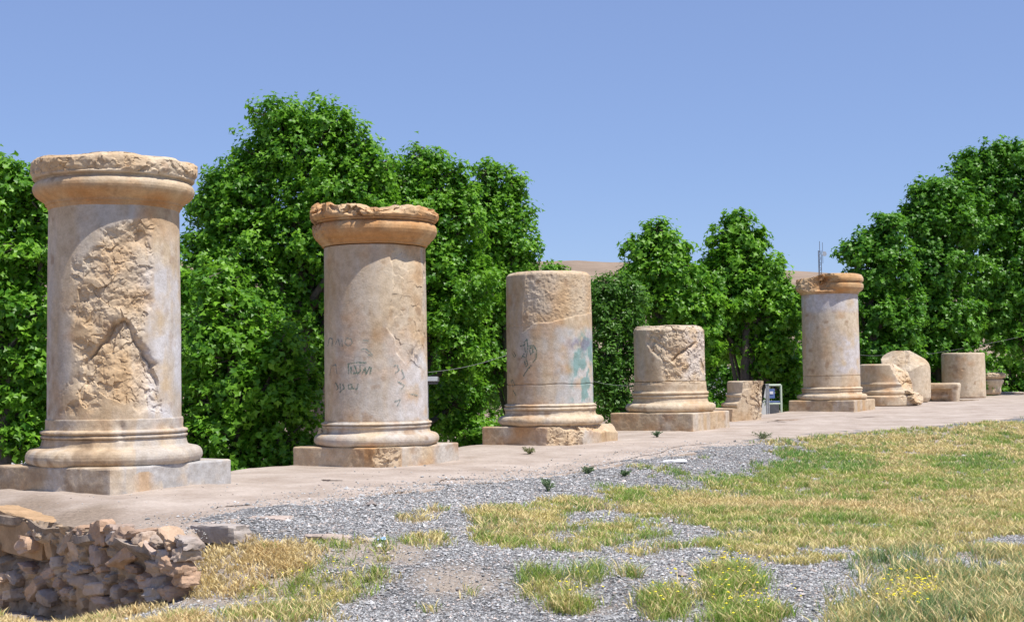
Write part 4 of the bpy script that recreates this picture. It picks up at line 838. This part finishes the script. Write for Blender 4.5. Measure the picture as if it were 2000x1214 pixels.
tree('plane_tree', 'tree with an uneven crown rising behind the graffiti column', 'tree', 790, 26.5,
     [(830, 318, 45, 38), (800, 350, 55, 40), (860, 355, 50, 50), (770, 400, 55, 60), (850, 420, 75, 65), (900, 440, 55, 60), (905, 380, 30, 40), (880, 790, 70, 60, 1), (930, 850, 70, 50, 1), (820, 500, 100, 80), (890, 560, 80, 90), (860, 640, 90, 80), (900, 690, 60, 60), (740, 560, 80, 100, .5)], seed=13)
tree('plane_tree', 'tree with twin pointed tops just left of the middle column', 'tree', 1030, 28,
     [(955, 350, 34, 38), (1000, 360, 30, 32), (945, 400, 50, 45), (1000, 420, 45, 55), (960, 470, 65, 60), (1010, 490, 52, 60), (940, 550, 65, 70), (1000, 560, 55, 65), (940, 630, 60, 70), (960, 700, 50, 60), (900, 760, 60, 50, 1), (1000, 700, 50, 70, .6)], seed=14)
tree('plane_tree', 'leafy tree at the left edge behind the nearest column', 'tree', 20, 21.5,
     [(0, 350, 45, 45), (50, 365, 42, 55), (85, 420, 45, 60), (10, 430, 65, 60), (50, 500, 75, 70), (0, 560, 70, 70), (60, 610, 70, 70), (10, 690, 70, 70), (65, 720, 60, 60), (-20, 800, 70, 60), (60, 790, 50, 55), (20, 860, 70, 50)], leaf=.11, seed=15)
tree('plane_tree', 'dark leafy tree directly behind the nearest column', 'tree', 240, 23,
     [(150, 470, 70, 60), (230, 520, 80, 80), (330, 560, 55, 70), (200, 640, 100, 80), (320, 700, 70, 80), (220, 780, 100, 70), (110, 880, 60, 40)], leaf=.14, dens=.6, seed=16)
tree('distant_tree', 'tree top peeping out just above the middle column', 'tree', 1085, 44, [(1080, 530, 22, 18), (1060, 560, 35, 30), (1100, 560, 20, 30), (1085, 620, 45, 50), (1080, 720, 60, 70)], leaf=.16, seed=17, spread=.26)
tree('willow_tree', 'fine leafed darker tree between the middle column and the stump', 'tree', 1205, 33,
     [(1190, 560, 46, 22), (1225, 575, 45, 30), (1165, 600, 30, 40),  (1195, 570, 38, 35), (1180, 620, 42, 50), (1225, 620, 40, 50), (1190, 690, 50, 60), (1240, 700, 40, 50), (1185, 760, 45, 60), (1215, 790, 45, 40)], leaf=.10, per=20, spread=.20, mat=M_LEAFF, shape=FN, seed=18, dens=1.2)
tree('plane_tree', 'tree with a narrow top above the stump, left of a taller pointed one', 'tree', 1300, 37,
     [(1285, 462, 38, 30), (1250, 490, 32, 28), (1315, 490, 38, 34), (1280, 530, 60, 45), (1335, 550, 50, 45), (1235, 545, 32, 30), (1355, 590, 45, 45), (1250, 590, 60, 45), (1320, 610, 60, 55), (1370, 660, 40, 60), (1390, 600, 25, 40)], leaf=.15, spread=.24, seed=19)
tree('plane_tree', 'taller pointed tree behind the gate, right of the stump', 'tree', 1450, 38,
     [(1442, 435, 30, 28), (1425, 470, 38, 32), (1462, 475, 38, 35), (1440, 515, 60, 40), (1490, 540, 48, 45), (1400, 540, 35, 45), (1430, 570, 70, 50), (1530, 590, 42, 45), (1400, 620, 50, 50), (1490, 610, 60, 60), (1420, 640, 50, 60, .5), (1530, 640, 35, 55), (1500, 700, 50, 55), (1545, 730, 30, 45), (1545, 590, 25, 30), (1450, 690, 60, 30, 4), (1540, 780, 30, 30)], leaf=.15, spread=.24, seed=20)
tree('dense_tree', 'dense dark tree immediately right of the farthest standing column', 'tree', 1700, 47,
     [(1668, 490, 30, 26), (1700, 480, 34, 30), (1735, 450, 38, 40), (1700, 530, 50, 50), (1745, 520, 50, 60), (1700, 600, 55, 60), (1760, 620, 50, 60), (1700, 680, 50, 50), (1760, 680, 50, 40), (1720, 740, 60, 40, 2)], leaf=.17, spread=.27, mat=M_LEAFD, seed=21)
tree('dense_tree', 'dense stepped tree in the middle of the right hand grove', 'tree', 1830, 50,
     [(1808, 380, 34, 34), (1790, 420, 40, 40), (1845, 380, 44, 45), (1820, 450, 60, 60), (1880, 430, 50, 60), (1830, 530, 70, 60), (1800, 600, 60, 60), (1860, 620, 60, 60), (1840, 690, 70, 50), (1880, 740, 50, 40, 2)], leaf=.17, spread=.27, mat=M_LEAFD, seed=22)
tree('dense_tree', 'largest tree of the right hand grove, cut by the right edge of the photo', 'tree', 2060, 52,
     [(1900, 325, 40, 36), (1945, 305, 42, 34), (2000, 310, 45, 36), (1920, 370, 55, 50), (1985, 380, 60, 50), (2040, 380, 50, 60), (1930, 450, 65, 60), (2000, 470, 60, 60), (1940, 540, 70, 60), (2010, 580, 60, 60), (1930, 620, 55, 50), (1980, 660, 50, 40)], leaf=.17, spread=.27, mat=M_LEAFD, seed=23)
tree('leafy_shrub', 'bright green shrub behind the upturned capital at the right edge', 'shrub', 1985, 59, [(1985, 700, 38, 35), (1955, 735, 34, 28), (2010, 740, 40, 40), (1930, 705, 18, 18), (1975, 770, 40, 25), (1930, 760, 40, 25)], leaf=.18, spread=.28, per=11, seed=24, group='shrubs behind the fragments', z0=-2.0)
tree('leafy_shrub', 'dark shrub low behind the split drum and the toppled base', 'shrub', 1790, 50, [(1720, 720, 60, 40), (1810, 730, 60, 40), (1860, 720, 40, 50), (1700, 770, 60, 40), (1800, 780, 80, 30)], leaf=.17, spread=.3, per=10, mat=M_LEAFD, seed=25, group='shrubs behind the fragments', z0=-2.0)
# darker trees further back that close the gaps
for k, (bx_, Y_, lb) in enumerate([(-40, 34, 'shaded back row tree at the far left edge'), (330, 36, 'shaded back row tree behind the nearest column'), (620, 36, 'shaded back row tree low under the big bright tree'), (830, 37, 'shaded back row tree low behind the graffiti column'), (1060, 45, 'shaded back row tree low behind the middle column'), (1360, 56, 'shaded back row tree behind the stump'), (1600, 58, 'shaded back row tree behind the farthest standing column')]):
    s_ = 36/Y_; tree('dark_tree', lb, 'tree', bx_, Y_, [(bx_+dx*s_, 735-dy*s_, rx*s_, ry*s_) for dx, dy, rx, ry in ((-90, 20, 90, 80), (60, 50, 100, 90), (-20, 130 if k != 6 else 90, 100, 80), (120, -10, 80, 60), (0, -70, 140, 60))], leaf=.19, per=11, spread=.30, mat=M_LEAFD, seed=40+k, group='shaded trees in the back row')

# ------------------------------------------------------------------ gravel stones near the camera
def scatter(n, y0, y1, seed, half=.43):
    r_ = np.random.default_rng(seed); Y = y0*np.exp(r_.random(n)*math.log(y1/y0)); X = (r_.random(n)*2-1)*half*Y; return X, Y, r_
X, Y, r_ = scatter(400000, 7.6, 24, 3); a, b = ab(X, Y); ok = (b > edge(a)-.05-1.1*r_.random(len(a))**5) | ((r_.random(len(a)) < .006) & (b > .8) & (a > aend(b)+.1)) | (a < aend(b)-.45); X, Y = X[ok], Y[ok]
g_, s_, c_, px, py = ground_masks(X, Y); keep = (r_.random(len(X)) < np.clip(1.1-.95*s_, .12, 1)) & (py < 1235); X, Y = X[keep], Y[keep]; n = len(X); a, b = ab(X, Y); Zg = ground_z(X, Y); tt = terrace_z(a, b)-(.35+.5*sstep(0, -2, a))*sstep(-.04, .34, b-edge(a)); Zg = np.where((a > aend(b)) & (b < edge(a)+.3), np.maximum(Zg, tt), Zg)
OC = np.array([[1, 0, 0], [0, 1, 0], [-1, 0, 0], [0, -1, 0], [0, 0, 1], [0, 0, -1.0]]); OT = np.array([[0, 1, 4], [1, 2, 4], [2, 3, 4], [3, 0, 4], [1, 0, 5], [2, 1, 5], [3, 2, 5], [0, 3, 5]])
sz = .0060*np.exp(.42*r_.normal(size=n))*np.clip(Y/9.5, .9, 1.9)**.5
V = OC[None]*(.75+.6*r_.random((n, 6, 1)))+r_.normal(size=(n, 6, 3))*.18; V = V*np.stack([sz, sz*(.7+.3*r_.random(n)), sz*.62], -1)[:, None]
an = r_.random(n)*2*PI; ca, sa = np.cos(an)[:, None], np.sin(an)[:, None]; V = np.stack([V[..., 0]*ca-V[..., 1]*sa, V[..., 0]*sa+V[..., 1]*ca, V[..., 2]], -1)+np.stack([X, Y, Zg+sz*.3], -1)[:, None]
tone = np.clip(.36+.13*r_.normal(size=n), .10, .8)[:, None]; tint = np.where(r_.random(n)[:, None] < .16, np.array([1.15, .96, .84]), np.array([1.01, 1.0, .97])); cc = np.repeat(tone*tint, 6, 0)
M_GRV, t, b = newmat('gravel'); vc = t.nodes.new('ShaderNodeVertexColor'); vc.layer_name = 'col'; t.links.new(vc.outputs[0], b.inputs['Base Color']); b.inputs['Roughness'].default_value = .85
tag(mk('gravel', V.reshape(-1, 3), (OT[None]+(np.arange(n)*6)[:, None, None]).reshape(-1, 3), M_GRV, None, False, cc), 'grey crushed gravel spread in front of the terrace', 'gravel', kind='stuff')

# ------------------------------------------------------------------ grasses
def blades(X, Y, per, h, w, lean, c0, c1, r_, heads=0.0, headc=None, spread=.028):
    """tufts of thin bent blades; colours c0..c1 per tuft (n,3)"""
    n = len(X); idx = np.repeat(np.arange(n), per); m = len(idx); bx = X[idx]+r_.normal(size=m)*spread; by = Y[idx]+r_.normal(size=m)*spread
    bz = ground_z(bx, by)-.01; an = r_.random(m)*2*PI; hh = (h[idx] if np.ndim(h) else h)*(.55+.6*r_.random(m)); ln = lean*(.3+1.0*r_.random(m))*hh
    d = np.stack([np.cos(an), np.sin(an), 0*an], -1); pz = r_.random(m)*2*PI; s = np.stack([np.cos(pz), np.sin(pz), 0*pz], -1)
    B = np.stack([bx, by, bz], -1); M_ = B+d*ln[:, None]*.35+np.array([0, 0, 1])*hh[:, None]*.6; T = B+d*ln[:, None]+np.array([0, 0, 1])*hh[:, None]; ww = (w*(.7+.6*r_.random(m))*np.clip(np.hypot(bx, by)/10, .8, 2.6)**.75)[:, None]
    hd = (r_.random(m) < heads)[:, None]; wm = np.where(hd, ww*1.9, ww*.8)
    V = np.stack([B-s*ww, B+s*ww, M_+s*wm, M_-s*wm, T], 1); q = (np.arange(m)*5)[:, None]
    c = mix(c0[idx], c1[idx], r_.random(m)); c = c*(.75+.5*r_.random(m))[:, None]; cb = c*.85; ct = np.where(hd, (headc if headc is not None else c)*(.8+.4*r_.random(m))[:, None], c)
    CC = np.stack([cb, cb, (c+ct)/2, (c+ct)/2, ct], 1)
    return V.reshape(-1, 3), np.array([[0, 1, 2, 3]])+q, np.array([[3, 2, 4]])+q, CC.reshape(-1, 3)
YEL = np.array([.60, .54, .17]); STRAW = np.array([.68, .55, .27]); OLV = np.array([.36, .44, .08]); GRN = np.array([.14, .30, .05]); DRY = np.array([.72, .50, .26]); GGR = np.array([.20, .31, .12]); BRT = np.array([.26, .40, .06])
X, Y, r_ = scatter(210000, 7.4, 46, 5); a, b = ab(X, Y); ok = (b > edge(a)+.0) | (a < aend(b)-.5); X, Y = X[ok], Y[ok]
Zg = ground_z(X, Y, False); px, py = project(np.stack([X, Y, Zg], -1)); nz = warp(X, Y); cvr = cover(px, py, nz); dn = np.clip(np.stack(cvr), 0, 1)
thin = np.array([1.0, .9, .34, .75, .4, .6, .75, .85, .5])[:, None]; prob = (dn*thin).max(0); kind = (dn*thin).argmax(0)
clump = np.clip(.82+1.4*fbm(np.stack([X*5, Y*5, 0*X], -1), 3, 33), .05, 1.2)
sel = (r_.random(len(X)) < prob*clump) & (px > -80) & (px < 2080) & (py < 1250); X, Y, kind, px, py, nz = X[sel], Y[sel], kind[sel], px[sel], py[sel], nz[sel]
n = len(X); gn = fbm(np.stack([X*.9, Y*.9, 0*X], -1), 3, 34)*1.7; gn2 = fbm(np.stack([X*3, Y*3, 0*X], -1), 3, 35)*1.7
gband = np.maximum(np.clip(E(px, py, 1570, 905, 190, 26)*2.2, 0, 1), np.clip(E(px, py, 1410, 930, 130, 15)*2, 0, 1)); gband = np.maximum(gband, np.clip(E(px, py, 1900, 900, 120, 26)*1.5, 0, 1)*.7)
tj = rng.normal(size=n)*.25; gfac = np.clip(.52+.55*gn+.35*gn2+gband*1.2+tj, 0, 1); gfac = np.where(kind == 1, np.clip(-.05+.5*gn2+.0*gn, 0, .55), gfac); gfac = np.where(kind == 2, .60+.3*gn2, gfac); gfac = np.where(np.isin(kind, [5, 6]), np.clip(.75+.4*gn2, 0, 1), gfac)
gfac = np.where(kind == 7, .78, gfac); gfac = np.clip(gfac, 0, 1)
dryc = np.where((kind == 1)[:, None], mix(np.broadcast_to(STRAW, (n, 3)), DRY, np.clip(.55+gn2*.8, 0, 1)), mix(np.broadcast_to(YEL, (n, 3)), STRAW, np.clip(.5+gn2, 0, 1)))
redz = np.clip(E(px, py, 1680, 985, 330, 60)*1.2, 0, 1); dryc = mix(dryc, DRY, redz*.55*(kind == 0))
grnc = np.where((kind == 2)[:, None], GGR, np.where((kind == 7)[:, None], BRT, mix(np.broadcast_to(OLV, (n, 3)), GRN, np.clip(.12+gn2*.6+gband*.8+tj, 0, 1))))
h = np.where(kind == 7, .115, np.where(kind == 2, .12, np.where(kind == 6, .11, .078)))*(1+.3*gn2)
isg = r_.random(n) < gfac
for nm, lab, mk_, hd in (('dry_grass', 'yellow and straw coloured dry wild grass covering the ground', ~isg, .6), ('green_grass', 'green wild grass growing in patches on the gravel', isg, .12)):
    i = np.where(mk_)[0]; c0 = (grnc if nm[0] == 'g' else dryc)[i]; c1 = mix(c0, (BRT if nm[0] == 'g' else STRAW), .3*np.ones(len(i)))
    c0 = c0*(.72+.56*r_.random(len(i)))[:, None]; V, Q, T, C = blades(X[i], Y[i], 7, h[i], .0030 if nm[0] == 'd' else .0024, .9, c0, c1, r_, hd, STRAW*1.08)
    tag(mk(nm, V, [Q, T], M_GRASS, None, False, C), lab, 'grass', kind='stuff')
# yellow flowers in the bright clumps
i = np.where(np.isin(kind, [6, 7]) & (r_.random(n) < .05) & (px > 1090))[0]; i2 = np.where((kind == 2) & (E(px, py, 1770, 1190, 60, 30) > 0) & (r_.random(n) < .25))[0]; i3 = np.where((kind >= 5) & (px < 760) & (r_.random(n) < .02))[0]; i = np.concatenate([i, i2, i3]); i = np.repeat(i, 2)
fx = X[i]+r_.normal(size=len(i))*.04; fy = Y[i]+r_.normal(size=len(i))*.04; fz = ground_z(fx, fy)+.10+.10*r_.random(len(i)); m_ = len(i)
V = (OC[None]*.009*(.7+.7*r_.random((m_, 1, 1))))*np.array([1, 1, .5])+np.stack([fx, fy, fz], -1)[:, None]
tag(mk('yellow_flowers', V.reshape(-1, 3), (OT[None]+(np.arange(m_)*6)[:, None, None]).reshape(-1, 3), simple('yellow petals', (.80, .68, .03), .6, 0, 30, .1, .05), None, False), 'tiny yellow wild flowers among the bright green clumps', 'flowers', kind='stuff')
# single weeds one could point at
def weed(px_, py_, hgt, wid, label, surf, col=(.12, .20, .07), n_=34):
    q = on_terrace(px_, py_) if surf == 't' else on_ground(px_, py_); r2 = np.random.default_rng(int(px_)); mb = MB(); cs = []
    for k in range(n_):
        a_ = r2.random()*2*PI; l = r2.random()**.7*wid; hh = hgt*(.4+.6*r2.random()); P = np.array([[0, 0, -.02], [math.cos(a_)*l*.4, math.sin(a_)*l*.4, hh*.6], [math.cos(a_)*l, math.sin(a_)*l, hh]]); mb.tube(P, np.array([.004, .0035, .001]), 3)
        for j in range(4):
            c_ = P[1]*(1-j/4)+P[2]*j/4; V_, T_ = leaves(c_[None], r2.normal(size=(1, 3))+np.array([[0, 0, .5]]), .035, (LEAF4, LT4), r2); mb.add(V_, T=T_)
    V = np.concatenate(mb.V); cc_ = np.array(col)*(.7+.7*r2.random(len(V)))[:, None]; o = mb.build('weed', M_GRASS, cols=cc_); o.location = q; tag(o, label, 'plant', 'small weeds sprouting alone')
weed(1034, 886, .11, .12, 'dry little weed sprouting from the terrace below the middle column', 't', (.25, .26, .12))
weed(1284, 853, .13, .14, 'small green weed sprouting from the terrace below the stump', 't', (.16, .24, .13))
weed(1070, 958, .15, .11, 'dark upright weed standing alone on the gravel between column and board', 'g', (.19, .27, .13), 44)
weed(1148, 925, .10, .12, 'low weed at the gravel edge left of the white board', 'g', (.14, .20, .09))
weed(1488, 858, .15, .24, 'straggling weed where the gravel strip runs out under the farthest column', 'g', (.20, .24, .11))
weed(1218, 932, .11, .12, 'thin weed on the gravel below the crack, left of the board', 'g', (.13, .20, .08))
